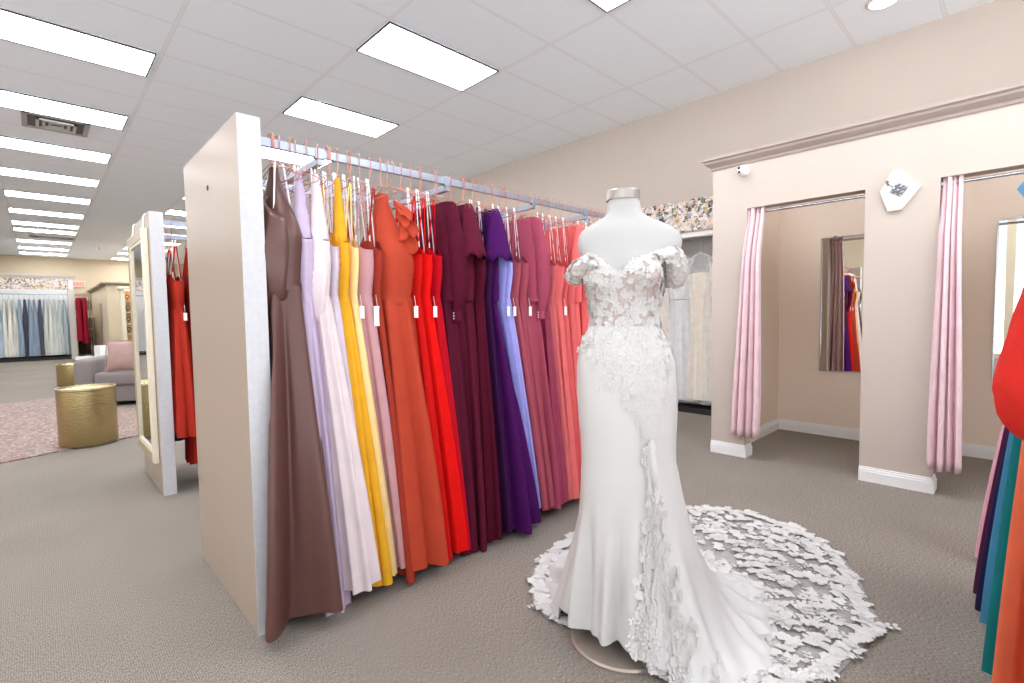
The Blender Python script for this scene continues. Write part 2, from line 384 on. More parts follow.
# sconce: elongated octagonal stone plaque with crystal lamp
t = thing('wall_sconce', 'white six sided wall sconce with a crystal centre on the pillar', 'wall light', (FX, .62, 2.07))
pts = [(.048, .137), (-.005, .137), (-.113, .005), (-.012, -.137), (.066, -.137), (.113, .005)]
STONE = mat('white_alabaster', (236, 230, 226), rough=.35, var=.03, nscale=9)
b = MB(); rows = []
for d, s in ((0, .97), (-.022, 1), (-.03, .96)): rows.append([(d, u*s, v*s) for u, v in pts])
b.grid(rows); b.cap(rows[-1]); b.cap(rows[0][::-1]); obj('plaque', b, STONE, t)
CRY = mat('crystal', (176, 176, 180), rough=.15, metal=.7, var=.2, nscale=60)
b = MB(); 
for i in range(3):
    for j in range(3):
        cy, cz = (i-1)*.026+.004, (j-1)*.026; q = len(b.v)
        c_, s_ = cos(.6), sin(.6); P = lambda u, v, d: (-.03-d, u*c_-v*s_, u*s_+v*c_)
        b.v += [P(cy-.0125, cz-.0125, .002), P(cy+.0125, cz-.0125, .002), P(cy+.0125, cz+.0125, .002), P(cy-.0125, cz+.0125, .002), P(cy, cz, .024)]
        b.f += [(q, q+1, q+4), (q+1, q+2, q+4), (q+2, q+3, q+4), (q+3, q, q+4)]
obj('crystal_cluster', b, CRY, t)
obj('bracket', MB().tube([(-.035, .02, .015), (-.045, .05, .04), (-.04, .065, .06)], .005, 8), CHROME, t, smooth=True)
obj('finial', MB().tube([(-.03, .060, .045), (-.05, .070, .07)], .010, 10), CRY, t)
# security camera
t = thing('security_camera', 'small white dome security camera under the crown moulding', 'security camera', (FX, 1.665, 2.43))
obj('mount', MB().tube([(0, 0, .0), (-.02, 0, .0)], .045, 20), WHITE, t, smooth=True)
def ball(c, r, n=16, sx=1):
    b = MB(); b.grid([[(c[0]+sx*r*sin(a)*cos(q), c[1]+r*sin(a)*sin(q), c[2]+r*cos(a)) for q in [2*pi*k/n for k in range(n)]] for a in [pi*(i+.02)/n*.998 for i in range(n+1)]]); return b
obj('dome', ball((-.045, 0, -.005), .04), WHITE, t, smooth=True)
LENS = mat('black_lens', (12, 12, 14), rough=.15, var=0)
for dz in (.014, -.016):
    b = ball((-.078, .012, dz-.005), .011, 10); obj('lens', b, LENS, t, smooth=True)

# ------------------------------------------------------------ garment rack structures
def end_panel(x0, x1, y0, y1, z, lab, hole=True):
    t = thing('rack_end_panel', lab, 'rack end panel', ((x0+x1)/2, (y0+y1)/2, 0)); a, c = (x1-x0)/2, (y1-y0)/2
    obj('board', MB().box(-a, a, -c+.004, c, .0, z), LAMI, t, bevel=.002)
    obj('edge_band', MB().box(-a-.001, a+.001, -c, -c+.004, .0, z+.001), EDGE, t)
    obj('cap_band', MB().box(-a-.0005, a+.0005, -c+.004, c, z, z+.003), EDGE, t)
    if hole:
        obj('cable_hole', MB().tube([(-a-.002, 0, 1.83), (-a+.001, 0, 1.83)], .012, 16), LENS, t, smooth=True)
    return t
end_panel(.571, .651, 2.054, 2.98, 2.017, 'large glossy beige end panel with pearl white front edge, nearest rack')
end_panel(.592, .67, 4.205, 5.05, 2.0, 'second glossy beige end panel with pearl edge, behind the nearest one', hole=False)
def garment_rack(x0, x1, yf, yr, z, braces, lab):
    t = thing('garment_rack', lab, 'clothes rack', ((x0+x1)/2, (yf+yr)/2, 0)); cx, cy = (x0+x1)/2, (yf+yr)/2
    for y, dz in ((yf, 0), (yr, -.033)): obj('rail', MB().box(x0-cx, x1-cx, y-cy-.009, y-cy+.009, z+.003+dz, z+.041+dz), RAILM, t, bevel=.003)
    for x in braces: obj('crossbar', MB().box(x-cx-.014, x-cx+.014, yf-cy-.009, yr-cy-.009, z-.030, z+.002), RAILM, t, bevel=.003)
    for x in braces:
        for y, dz in ((yf, 0), (yr, -.033)): obj('clamp', MB().box(x-cx-.022, x-cx+.022, y-cy-.012, y-cy+.012, z-.004+dz, z+.046+dz), RAILM, t, bevel=.003)
    for y in (yf+.16, yr-.16): obj('leg', MB().box(x1-cx-.02, x1-cx, y-cy-.02, y-cy+.02, 0, z+.03), RAILM, t, bevel=.003)
    obj('foot', MB().box(x1-cx-.03, x1-cx+.01, -.3, .3, 0, .03), RAILM, t, bevel=.003)
RY, RYB, RZZ = 2.20, 2.75, 1.957
garment_rack(.651, 3.09, RY, RYB, RZZ, (.94, 1.64, 2.32, 2.86), 'chrome double rail of the nearest gown rack, hung with rose gold hangers')
garment_rack(.67, 3.05, 4.38, 4.88, 1.94, (.98, 1.9, 2.8), 'chrome double rail of the second rack, behind the nearest rack')

# ------------------------------------------------------------ hangers
def hanger(x, y, zr, lab, grp=None, tilt=0, near=-1, hw=.19):
    """rose gold wire hanger; zr = top of the rail"""
    t = thing('hanger', lab, 'hanger', (x, y, zr), (0 if near < 0 else pi)+tilt, grp)
    k = .0017; dz = -.118
    hook = [(0, .014*1.2, -.04), (0, .016, -.01)]+[(0, .016*cos(a), .004+.012*sin(a)) for a in [pi*i/8 for i in range(9)]]+[(0, -.016, -.05), (0, -.004, -.08), (0, 0, dz+.01)]
    obj('hook', MB().tube(hook, k, 6), ROSE, t, smooth=True)
    arm = [(0, -hw, dz-.065), (0, -hw*.5, dz-.022), (0, -.02, dz+.006), (0, 0, dz+.01), (0, .02, dz+.006), (0, hw*.5, dz-.022), (0, hw, dz-.065)]
    obj('shoulder_wire', MB().tube(arm, k, 6), ROSE, t, smooth=True)
    obj('cross_wire', MB().tube([(0, -hw, dz-.065), (0, -hw+.01, dz-.075), (0, hw-.01, dz-.075), (0, hw, dz-.065)], k, 6), ROSE, t, smooth=True)
    return t

# ------------------------------------------------------------ gowns on the racks
def ring(w_, t_, cx, cy, z, n, amp, k, ph, asym=0):
    out = []
    for j in range(n):
        a = 2*pi*j/n
        r = 1+amp*(cos(k*a+ph)+.5*cos((k*1.7//1)*a+ph*2.3))
        x = cx+t_*r*(abs(sin(a))**.8)*(1 if sin(a) >= 0 else -1)
        y = cy+w_*(1+amp*.5*cos(k*a+ph))*cos(a)
        out.append((x, y, z))
    return out
_RC = {}
def ring2(w_, t_, cx, cy, z, n, amp, k, ph, ex=.72):
    """flattened loop (w_ along y, t_ along x) sampled by arc length, folds pushed along its normal"""
    key = (round(t_/w_, 2), n, ex)
    if key not in _RC:
        m_ = 720; P = [(key[0]*(abs(sin(a))**ex)*(1 if sin(a) >= 0 else -1), (abs(cos(a))**ex)*(1 if cos(a) >= 0 else -1)) for a in [2*pi*i/m_ for i in range(m_+1)]]
        L_ = [0]
        for i in range(m_): L_.append(L_[-1]+math.hypot(P[i+1][0]-P[i][0], P[i+1][1]-P[i][1]))
        out = []; i = 0
        for j in range(n):
            s_ = L_[-1]*j/n
            while L_[i+1] < s_: i += 1
            f = (s_-L_[i])/max(1e-9, L_[i+1]-L_[i]); out.append((P[i][0]+(P[i+1][0]-P[i][0])*f, P[i][1]+(P[i+1][1]-P[i][1])*f))
        _RC[key] = out
    Q = _RC[key]; res = []; sxx = t_/key[0] if key[0] else w_
    for j in range(n):
        x, y = Q[j]; x *= sxx; y *= w_
        x0, y0 = Q[j-1]; x1, y1 = Q[(j+1) % n]; tx_, ty_ = (x1-x0)*sxx, (y1-y0)*w_; l_ = math.hypot(tx_, ty_) or 1
        u = 2*pi*j/n; fo = cos(k*u+ph+.9*sin(2*u+ph)); fo = fo*(.75+.25*cos(3*u+ph*1.7))+.25*cos((2*k+1)*u+ph*2)
        res.append((cx+x-ty_/l_*amp*fo*-1, cy+y+tx_/l_*amp*fo*-1, z))
    return res
def gown(X, Y, near, mt, lab, style, tb, hx, ht, zh=.06, pl=9, wb=.175, wh=.24, grp=None, seed=0, zt=1.845, zb=1.60, zw=1.33, tagc=False, loops=True, hy=0, lod=0, name='evening_gown', ruche=False, trim=None, drape=False, clamp=False, fold=1):
    """X,Y hanger centre; tb bodice half thickness; hx hem centre offset; ht hem half thickness; local -y is the near side"""
    q = random.Random(seed)
    t = thing(name, lab, 'gown', (X, Y, 0), 0 if near < 0 else pi, grp)
    sx = 1 if near < 0 else -1
    hx *= sx
    n = 150 if not lod else 28; nr = 24 if not lod else 8; ph = q.random()*6
    b = MB(); rows = []
    zw0 = zw
    for i in range(nr+1):
        f = i/nr; z = zw0+(zh-zw0)*f
        e = ss(0, 1, f)*.3+.7*f**.8
        w_ = wb*.86+(wh-wb*.86)*e; th = tb*.9+(ht-tb*.9)*e
        amp = (.003+.021*f**.8)*min(1.5, 11/pl)*fold*min(1, th/.05)
        r = ring2(w_, th, hx*(f**.92), hy*f, z, n, amp, pl+4, ph+f*.35*sin(f*3+ph))
        if clamp:
            for jj, p in enumerate(r):
                yy = Y+p[1]; x_ = p[0]-(.05*f*f*ss(.0, .05, hx*f-p[0]) if yy < 2.05 else 0); r[jj] = (max(x_, .530+.134*ss(1.95, 2.045, yy)-X), p[1], p[2])
        if i == nr: r = [(p[0], p[1], p[2]+.012*sin(3*pi*2*j/n+ph)+.004*sin(7*2*pi*j/n)) for j, p in enumerate(r)]
        rows.append(r)
    b.grid(rows)
    obj('skirt', b, mt, t, smooth=True)
    if lod: 
        # short bodice only
        b = MB(); b.grid([ring(wb*.86, tb*.9, 0, 0, zw, 24, .02, 5, ph), ring(wb, tb, 0, 0, zb, 24, .02, 5, ph), ring(wb*.9, tb*.5, 0, 0, zt, 24, .02, 5, ph)])
        obj('bodice', b, mt, t, smooth=True); return t
    # bodice
    b = MB(); rows = []; m_ = 48
    top = {'strap': zb, 'wide': zb+.02, 'halter': zt+.03, 'sleeve': zt-.01, 'flutter': zt-.01, 'ruffle': zt}[style]
    for i in range(15):
        f = i/14; z = zw+(top-zw)*f
        g = (z-zw)/(zb-zw)
        w_ = wb*(.86+.14*ss(0, .8, g)); th = tb*(.9+.18*sin(pi*min(1, g)*.9))
        if style in ('halter', 'ruffle'):
            k_ = ss(zb-.10, top, z); w_ = w_*(1-k_)+.035*k_; th = th*(1-.78*k_)
        if style in ('sleeve', 'flutter'):
            k_ = ss(zb, top, z); th = th*(1-.55*k_); w_ = wb*(1-.12*k_)
        row = ring(w_, th, 0, 0, z, m_, (.05 if ruche else .015), 7, ph)
        if ruche: row = [(p[0]*(1+.10*sin(z*150+p[1]*12)), p[1]*(1+.02*sin(z*150)), p[2]) for p in row]
        if style in ('strap', 'wide'):
            row = [(p[0], p[1], p[2]-(.035*f*cos(pi*p[1]/wb)**2 if abs(p[1]) < wb/2 else 0)-.05*f*ss(wb*.6, wb, abs(p[1]))) for p in row]
        rows.append(row)
    b.grid(rows); obj('bodice', b, mt, t, smooth=True)
    b = MB(); b.grid([ring(wb*.885, tb*.98, 0, 0, z, m_, .01, 7, ph) for z in (zw-.018, zw, zw+.012)]); obj('waistband', b, mt, t, smooth=True)
    def strip(pts, wd, nm, mm):
        rows = [[(p[0]-wd/2, p[1], p[2]), (p[0]+wd/2, p[1]+.004, p[2])] for p in pts]
        bb = MB(); bb.grid(rows, closed=False); obj(nm, bb, mm, t, smooth=True, solid=.002)
    if style == 'strap':
        for s in (-1, 1):
            for d in (-1, 1):
                strip([(d*tb*.5*(1-f)+d*.004, s*(wb*.55+.03*f), zb-.03+(zt-zb+.02)*f) for f in [i/6 for i in range(7)]], .009, 'strap', mt)
    if style == 'wide':
        for s in (-1, 1):
            b = MB(); rows = []
            for i in range(9):
                f = i/8; z = zb-.02+(zt+.01-zb+.02)*f
                rows.append(ring(.032-.008*f, tb*(.9-.65*f), 0, s*(wb*.62-.02*f), z, 16, .03, 4, ph))
            b.grid(rows); obj('strap', b, mt, t, smooth=True)
    if loops and style in ('strap', 'wide', 'halter'):
        for s in (-1, 1):
            strip([(.5*tb*(s)*(1-.6*f), -wb*(.62-.2*f)*(1 if s < 0 else .9), (zb-.05)+(zt-zb+.09)*f) for f in [i/5 for i in range(6)]], .008, 'hanger_loop', RIB)
    if style == 'sleeve':          # long bishop sleeve with cuff, hanging at the near and the far shoulder
        for s in (-1, 1):
            L_ = .55; path = []; rr = []
            for i in range(15):
                f = i/14
                path.append((sx*.035*sin(f*2), s*(wb*.92+.02*sin(f*3)), zt-.02-L_*f)); rr.append(.028+.018*sin(pi*min(1, f*1.02))**.7*(.6+.9*f) if f < .93 else .022)
            b = MB(); b.tube(path, rr, 20, False); b.v = [(p[0]+.006*sin(p[2]*60+p[1]*90), p[1]+.004*sin(p[0]*200), p[2]) for p in b.v]
            sl = obj('sleeve', b, mt, t, smooth=True)
            ex, ey, ez = path[-1]; b = MB(); b.tube([(ex, ey, ez+.01), (ex, ey, ez-.05)], [.024, .026], 16, False); obj('cuff', b, mt, sl, smooth=True)
            for k in range(3):
                obj('button', ball((ex-.026, ey+s*.004, ez-.01-.014*k), .004, 6), TAG, sl, smooth=True)
    if style == 'flutter':
        for s in (-1, 1):
            b = MB(); rows = []
            for i in range(9):
                f = i/8; row = []
                for j in range(25):
                    a = pi*j/24; rad_ = .02+.075*f**.8
                    row.append((rad_*cos(a)*(1+.06*cos(9*a)), s*(wb*.80+.02+rad_*.9*sin(a)*(1+.08*cos(7*a+1))), zt-.01-.28*f+.012*sin(7*a)*f))
                rows.append(row)
            b.grid(rows, closed=False); obj('sleeve', b, mt, t, smooth=True, solid=.002)
    if style == 'ruffle':
        for s in (-1, 1):
            for lay in range(2):
                b = MB(); rows = []
                for i in range(7):
                    f = i/6; row = []
                    for j in range(33):
                        u = j/32; cz = zt-.03-.24*u-.10*lay*u
                        out = (.03+.075*f)*(sin(pi*min(1, u*1.25+.12))**.6 if u < .7 else sin(pi*min(1, .7*1.25+.12))**.6*(1-(u-.7)/.5))
                        row.append((.02+.05*f*lay+.018*f*sin(u*26), s*(.05+wb*.55*u+out), cz-.05*f+.012*f*cos(u*26)))
                    rows.append(row)
                b.grid(rows, closed=False); obj('ruffle', b, mt, t, smooth=True, solid=.002)
    if drape:
        b = MB(); rows = []
        for i in range(15):
            f = i/14; row = []
            for j in range(13):
                u = j/12
                bul = sin(pi*f)**.6; row.append((-tb*(.75*sin(pi*u)**.5+.25)*(.72+.34*bul)+.012*sin(u*13+f*4)*bul, -wb*(.2+.80*u)*(.80+.24*bul), zb+.10-.44*f-.10*u*(1-f)-.05*sin(pi*u)*f))
            rows.append(row)
        b.grid(rows, closed=False); obj('drape', b, mt, t, smooth=True, solid=.003)
    if tagc:
        x_, z_ = tb*.6, zw-.03
        tw = .018 if 'large white price tag' in lab else .011
        obj('price_tag', MB().box(x_-tw, x_+tw, -wb*.93-.008, -wb*.93-.006, z_-tw*5, z_), TAG, t)
        obj('tag_string', MB().tube([(x_, -wb*.9, z_+.05), (x_, -wb*.93-.006, z_)], .001, 4), RIB, t)
    return t

G = 'gowns on the front rail of the nearest rack'
FR = [  # what, rgb, satin, style, bodice x range, hem x range, hem z, kwargs
 ('chocolate brown satin gown with draped halter bodice, next to the end panel', (92,58,52), 1, 'halter', .665,.82, .575,.95, .055, dict(wh=.27, fold=1.7, clamp=True, drape=True, pl=4, zt=1.845, zb=1.66, zw=1.38)),
 ('lavender gown with ruched bodice tucked behind the brown satin gown', (196,178,204), 0, 'wide', .775,.848, .80,.945, .0, dict(ruche=True, pl=13, wh=.215)),
 ('ivory lilac chiffon gown with draped waist between lavender and mustard', (228,212,214), 0, 'wide', .84,.92, .90,1.055, .08, dict(drape=True, pl=15, wh=.275)),
 ('pale lilac ruched gown with white straps just left of the mustard gown', (208,196,210), 0, 'strap', .905,.962, .96,1.03, .10, dict(ruche=True, pl=11)),
 ('mustard yellow gown with broad shoulder straps', (226,166,42), 0, 'wide', .945,1.0, 1.02,1.10, .065, dict(pl=7, wh=.25)),
 ('pale butter yellow gown behind the mustard one', (246,216,150), 0, 'strap', .99,1.038, 1.085,1.145, .066, dict(pl=9, tagc=True)),
 ('dusty mauve pink gown with a large white price tag at its waist', (196,148,154), 0, 'strap', 1.03,1.13, 1.13,1.205, .075, dict(pl=6, tagc=True, zt=1.85)),
 ('dark rust gown with crossed straps squeezed behind the dusty mauve gown', (156,54,40), 0, 'strap', 1.10,1.155, 1.17,1.25, .03, dict(pl=8)),
 ('wide burnt orange gown with halter neck and ruffled shoulder', (182,68,46), 0, 'ruffle', 1.135,1.345, 1.20,1.435, .075, dict(pl=5, fold=1.3, wh=.285, tagc=True)),
 ('deep red gown directly right of the burnt orange gown', (206,20,16), 0, 'strap', 1.325,1.375, 1.38,1.46, .03, dict(pl=13)),
 ('bright scarlet gown, middle one of the three reds', (228,16,12), 0, 'strap', 1.37,1.438, 1.44,1.575, .047, dict(pl=15, tagc=True, wh=.25)),
 ('crimson gown, right one of the three reds, touching the plum gowns', (188,8,30), 0, 'strap', 1.435,1.50, 1.50,1.58, .04, dict(pl=11)),
 ('plum gown with a long buttoned sleeve right of the reds', (84,15,40), 0, 'sleeve', 1.49,1.60, 1.53,1.625, .01, dict(pl=9, wh=.25)),
 ('plum gown with a wide flutter sleeve', (92,20,44), 0, 'flutter', 1.60,1.72, 1.61,1.74, .02, dict(pl=8)),
 ('dark wine strappy gown between plum flutter sleeve and purple', (80,10,34), 0, 'strap', 1.70,1.79, 1.71,1.80, .04, dict(pl=11)),
 ('deep aubergine strappy gown with dark bodice', (54,14,60), 0, 'strap', 1.775,1.836, 1.77,1.90, .05, dict(pl=9)),
 ('royal purple gown with flutter sleeve and wide purple skirt', (72,14,88), 0, 'flutter', 1.82,1.89, 1.80,2.10, .04, dict(pl=6, fold=1.3, wh=.29)),
 ('periwinkle blue gown just right of the royal purple sleeve', (146,146,216), 0, 'wide', 1.88,1.93, 2.07,2.12, .10, dict(pl=9, tagc=True, wh=.21)),
 ('lighter periwinkle gown with thin straps, left of the mauve gowns', (168,168,232), 0, 'strap', 1.93,2.0, 2.10,2.14, .10, dict(pl=9, tagc=True, wh=.225)),
 ('mauve strappy gown touching the periwinkle gowns', (176,84,98), 0, 'strap', 2.0,2.045, 2.12,2.17, .075, dict(pl=8)),
 ('dusty mauve strappy gown left of the long mauve sleeve', (164,76,92), 0, 'strap', 2.04,2.106, 2.15,2.22, .075, dict(pl=8, tagc=True)),
 ('mauve gown with a long buttoned bishop sleeve', (164,72,94), 0, 'sleeve', 2.10,2.255, 2.17,2.31, .07, dict(pl=7)),
 ('dark mauve strappy gown right of the long mauve sleeve', (152,62,86), 0, 'strap', 2.25,2.30, 2.28,2.35, .07, dict(pl=8)),
 ('dusty rose strappy gown left of the ruched coral gown', (206,104,106), 0, 'strap', 2.30,2.35, 2.33,2.40, .07, dict(pl=8)),
 ('coral gown with ruched bodice and a white tag', (222,108,106), 0, 'strap', 2.345,2.435, 2.37,2.46, .07, dict(pl=8, ruche=True, tagc=True)),
 ('coral strappy gown right of the ruched coral gown', (216,98,98), 0, 'strap', 2.43,2.495, 2.44,2.52, .07, dict(pl=7)),
 ('coral pink strappy gown left of the coral flutter sleeve', (220,104,104), 0, 'strap', 2.49,2.557, 2.50,2.58, .07, dict(pl=7)),
 ('coral gown with flutter sleeve close to the mannequin', (230,106,104), 0, 'flutter', 2.55,2.63, 2.55,2.64, .07, dict(pl=7)),
 ('salmon coral gown hanging directly behind the mannequin', (222,100,100), 0, 'strap', 2.64,2.72, 2.63,2.72, .07, dict(pl=7)),
 ('last coral gown near the right end of the rail', (214,96,98), 0, 'strap', 2.74,2.82, 2.72,2.82, .07, dict(pl=7)),
]
SHORT = ['brown satin', 'lavender ruched', 'ivory lilac', 'pale lilac', 'mustard', 'butter yellow', 'dusty mauve pink', 'dark rust', 'burnt orange', 'deep red', 'bright scarlet', 'crimson', 'long sleeved plum', 'flutter sleeved plum', 'dark wine', 'aubergine', 'royal purple', 'first periwinkle', 'lighter periwinkle', 'mauve strappy', 'dusty mauve strappy', 'long sleeved mauve', 'dark mauve', 'dusty rose', 'ruched coral', 'plain coral', 'coral pink', 'flutter sleeved coral', 'salmon coral', 'rightmost coral']
for i, (lab, c, sat, st, b0, b1, h0, h1, zh, kw) in enumerate(FR):
    X = (b0+b1)/2; tb = (b1-b0)/2*1.12
    gown(X, RY+R.uniform(-.012, .012), -1, fabric('fabric_'+SHORT[i].replace(' ', '_'), c, sat), lab, st, tb, (h0+h1)/2-X, (h1-h0)/2, zh=zh, seed=i, grp=G, **kw)
    hanger(X+R.uniform(-.005, .005), RY, RZZ+.045, 'rose gold wire hanger carrying the %s gown' % SHORT[i], 'rose gold hangers on the front rail', R.uniform(-.12, .12))
for x, a, lab in ((.735, .25, 'empty rose gold hanger right beside the pearl edged end panel'), (.765, .15, 'second empty rose gold hanger from the end panel'), (1.075, -.5, 'empty turned rose gold hanger above the dusty mauve gown'),
                  (1.30, .5, 'empty turned rose gold hanger right of the burnt orange neck'), (2.90, .1, 'empty rose gold hanger near the right rail end'), (2.95, -.1, 'second empty rose gold hanger near the right rail end'), (3.0, .05, 'empty rose gold hanger next to the mannequin neck'), (3.05, 0, 'outermost empty rose gold hanger at the rail end')):
    hanger(x, RY, RZZ+.045, lab, 'rose gold hangers on the front rail', a)
BK = [('slate grey', (110,104,116)), ('steel blue', (98,132,170)), ('white chiffon', (232,230,232)), ('ochre', (206,146,30)), ('champagne', (222,206,190)), ('dark red', (140,22,22)), ('burgundy', (84,14,32)), ('navy', (30,30,66)), ('dark plum', (64,16,44)), ('smoky violet', (90,50,96)), ('mauve', (150,80,100)), ('rose', (196,100,110))]
for i, (nm, c) in enumerate(BK):
    X = .76+i*.165
    gown(X, RYB-.01, 1, fabric('rear_'+nm.replace(' ', '_'), c), '%s gown on the rear rail behind the front row' % nm, 'strap', .05, 0, .075, zh=.05, seed=50+i, grp='gowns on the rear rail', wb=.17, wh=.21, pl=9)
    hanger(X, RYB, RZZ+.012, 'rose gold hanger on the rear rail above the %s gown' % nm, 'rose gold hangers on the rear rail', R.uniform(-.1, .1), near=1)
for x in (.83, .985, 1.18, 1.27, 1.46, 1.57, 1.75, 1.95, 2.08, 2.27, 2.39, 2.46, 2.59, 2.68):
    hanger(x, RY, RZZ+.045, 'rose gold wire hanger squeezed between gowns on the front rail', 'rose gold hangers on the front rail', R.uniform(-.15, .15))
# second rack
for i, (nm, c, X, st, zh) in enumerate([('brick red', (176,48,34), .745, 'strap', .42), ('darker red twist front', (160,36,26), .86, 'wide', .17), ('slate blue', (84,96,128), .80, 'strap', .30), ('rust red', (150,40,30), 1.02, 'strap', .1)]):
    yy = 4.38 if i != 2 else 4.88
    gown(X, yy, -1, fabric('second_rack_'+nm.replace(' ', '_'), c), '%s gown on the second rack behind the big end panel' % nm, st, .05, .01, .07, zh=zh, seed=80+i, grp='gowns on the second rack', tagc=(i == 0), zt=1.79, zb=1.58)
    hanger(X, yy, 1.985, 'rose gold hanger of the %s gown on the second rack' % nm, 'hangers on the second rack', 0)

# ------------------------------------------------------------ rack at the right edge of the picture
RR = -.13
t = thing('garment_rack', 'chrome rail of the rack at the right edge of the picture', 'clothes rack', (2.6, RR, 0))
obj('rail', MB().box(-1.5, .9, -.009, .009, 1.957, 2.0), RAILM, t, bevel=.003)
for x in (-1.5, .88): obj('leg', MB().box(x, x+.02, -.02, .02, 0, 1.957), RAILM, t); obj('foot', MB().box(x-.01, x+.03, -.1, .1, 0, .02), RAILM, t)
RG = [('dusty pink', (214,160,172), 3.33, 'strap', .02, .10), ('dark plum', (72,24,52), 2.86, 'strap', .0, .07), ('navy', (36,30,66), 2.76, 'strap', 0, .08), ('steel blue', (64,124,156), 2.60, 'strap', 0, .08),
      ('pale mint', (200,222,216), 2.42, 'strap', .0, .05), ('deep teal', (22,112,112), 2.22, 'strap', 0, .07), ('orange', (222,112,78), 2.02, 'strap', 0, .06)]
for i, (nm, c, X, st, hx, ht) in enumerate(RG):
    gown(X, RR-.02, 1, fabric('edge_'+nm.replace(' ', '_'), c), '%s gown hem on the rack at the right edge of the picture' % nm, st, .04, hx, ht, zh=.03, seed=120+i, grp='gowns on the rack at the right edge', wb=.14, wh=(.278, .25, .25, .218, .18, .185, .185)[i])
    hanger(X, RR, 2.0, 'rose gold hanger of the %s gown on the right edge rack' % nm, 'hangers on the right edge rack', 0, near=1, hw=.13)
# coral red puffed-sleeve gown
RED = fabric('coral_red_chiffon', (206, 42, 34))
t = gown(1.72, RR-.02, 1, RED, 'coral red gown with a big puffed sleeve at the right edge of the picture', 'strap', .05, 0, .07, zh=.03, seed=140, wb=.10, wh=.11, zt=1.72)
hanger(1.72, RR, 2.0, 'rose gold hanger of the coral red puffed sleeve gown', 'hangers on the right edge rack', 0, near=1, hw=.12)
b = MB(); path = []; rr = []
for i in range(25):
    f = i/24; z = 1.56-.645*f
    yb = interp([(0, -.045), (.15, -.035), (.5, -.028), (.8, -.025), (1, -.03)], f)
    path.append((0, -(yb+RR*-1)+0, z)); rr.append(interp([(0, .012), (.12, .024), (.35, .048), (.6, .076), (.78, .098), (.9, .088), (.97, .055), (1, .02)], f))
b.tube(path, rr, 28); b.v = [(p[0]*1.15+.004*sin(p[2]*50+p[0]*80), p[1]+.004*sin(p[0]*110+p[2]*20), p[2]) for p in b.v]
obj('puffed_sleeve', b, RED, t, smooth=True)
t = thing('evening_gown', 'light blue gown shoulder peeking above the coral red sleeve', 'gown', (2.1, RR, 0), pi, 'gowns on the rack at the right edge')
BL = fabric('light_blue', (108, 160, 200))
b = MB(); b.grid([ring(w_, .03, 0, 0, z, 32, .01, 5, 0) for z, w_ in ((.08, .12), (1.0, .08), (1.4, .09), (1.55, .13), (1.60, .158), (1.62, .145), (1.68, .05))]); obj('bodice', b, BL, t, smooth=True)
hanger(2.1, RR, 2.0, 'rose gold hanger of the light blue gown on the right edge rack', 'hangers on the right edge rack', 0, near=1, hw=.12)
# ------------------------------------------------------------ bridal mannequin and wedding gown
DX, DY = 1.569, 1.043
LV = Vector((cos(YAW), -sin(YAW), 0)); FV = -Vector((sin(YAW), cos(YAW), 0))
BASE = Vector((DX, DY, 0))
# local frame of the figure: x = its right-hand side as seen from the front, -y = front
MROT = math.atan2(LV.y, LV.x)
prof = [  # z, left, right, depth
 (1.70,-.052,.068,.056),(1.66,-.051,.070,.057),(1.613,-.055,.081,.060),(1.587,-.094,.134,.068),(1.572,-.128,.180,.078),(1.547,-.156,.214,.090),(1.515,-.164,.226,.098),
 (1.485,-.160,.222,.104),(1.455,-.146,.190,.108),(1.43,-.132,.158,.110),(1.393,-.128,.150,.112),(1.35,-.126,.150,.110),(1.315,-.122,.146,.104),(1.237,-.108,.133,.094),(1.196,-.114,.137,.096),
 (1.159,-.138,.160,.104),(1.114,-.150,.175,.114),(1.065,-.158,.190,.122),(.96,-.160,.199,.128),(.85,-.153,.198,.126),(.769,-.146,.194,.124),(.697,-.144,.195,.124),(.608,-.150,.215,.130)]
P4 = list(reversed(prof))
def pr(z):
    return (interp([(p[0], p[1]) for p in P4], z), interp([(p[0], p[2]) for p in P4], z), interp([(p[0], p[3]) for p in P4], z))
A0 = rad(-16)
def body(a, z, off=0):
    """a: 0 = front, + = image right"""
    l, r, d = pr(z); c = (l+r)/2; hw = (r-l)/2+off; d = d+off
    e = .86 if z > 1.42 else .94
    sx_ = (abs(sin(a))**e)*(1 if sin(a) >= 0 else -1); cx_ = (abs(cos(a))**e)*(1 if cos(a) >= 0 else -1)
    x, y = c+hw*sx_, d*cx_
    bump = 0
    for s in (-1, 1):
        da = (a-(A0+s*rad(34))+pi) % (2*pi)-pi
        bump += .058*math.exp(-(da/rad(23))**2)*math.exp(-((z-1.385)/(.055 if z > 1.385 else .062))**2)
    da = (a-pi+pi) % (2*pi)-pi
    back = math.exp(-(((a % (2*pi))-pi)/.8)**2)*.035*math.exp(-((z-1.02)/.11)**2)
    n = math.hypot(x-c, y) or 1
    k = (bump+back)/n
    return Vector((c+(x-c)*(1+k), -(y*(1+k)), z))
MANN = mat('mannequin_cloth', (182, 179, 176), rough=.7, spec=.3, var=.01, nscale=80, bump=.04, bscale=500)
t = thing('mannequin', 'white headless dress form with a brushed metal neck cap, wearing the wedding gown', 'mannequin', BASE, MROT)
b = MB(); N_ = 72
zs = [1.664-.014*i for i in range(60)]
b.grid([[body(2*pi*j/N_, z, -.004) for j in range(N_)] for z in zs]); b.cap([body(2*pi*j/N_, zs[0], -.004) for j in range(N_)][::-1]); b.cap([body(2*pi*j/N_, zs[-1], -.004) for j in range(N_)])
obj('torso', b, MANN, t, smooth=True)
BRUSH = mat('brushed_nickel', (178, 170, 164), rough=.3, metal=1, var=.08, nscale=14, stretch=(6, 6, .3))
cap_z = [(1.664, 1), (1.695, 1), (1.70, .97)]
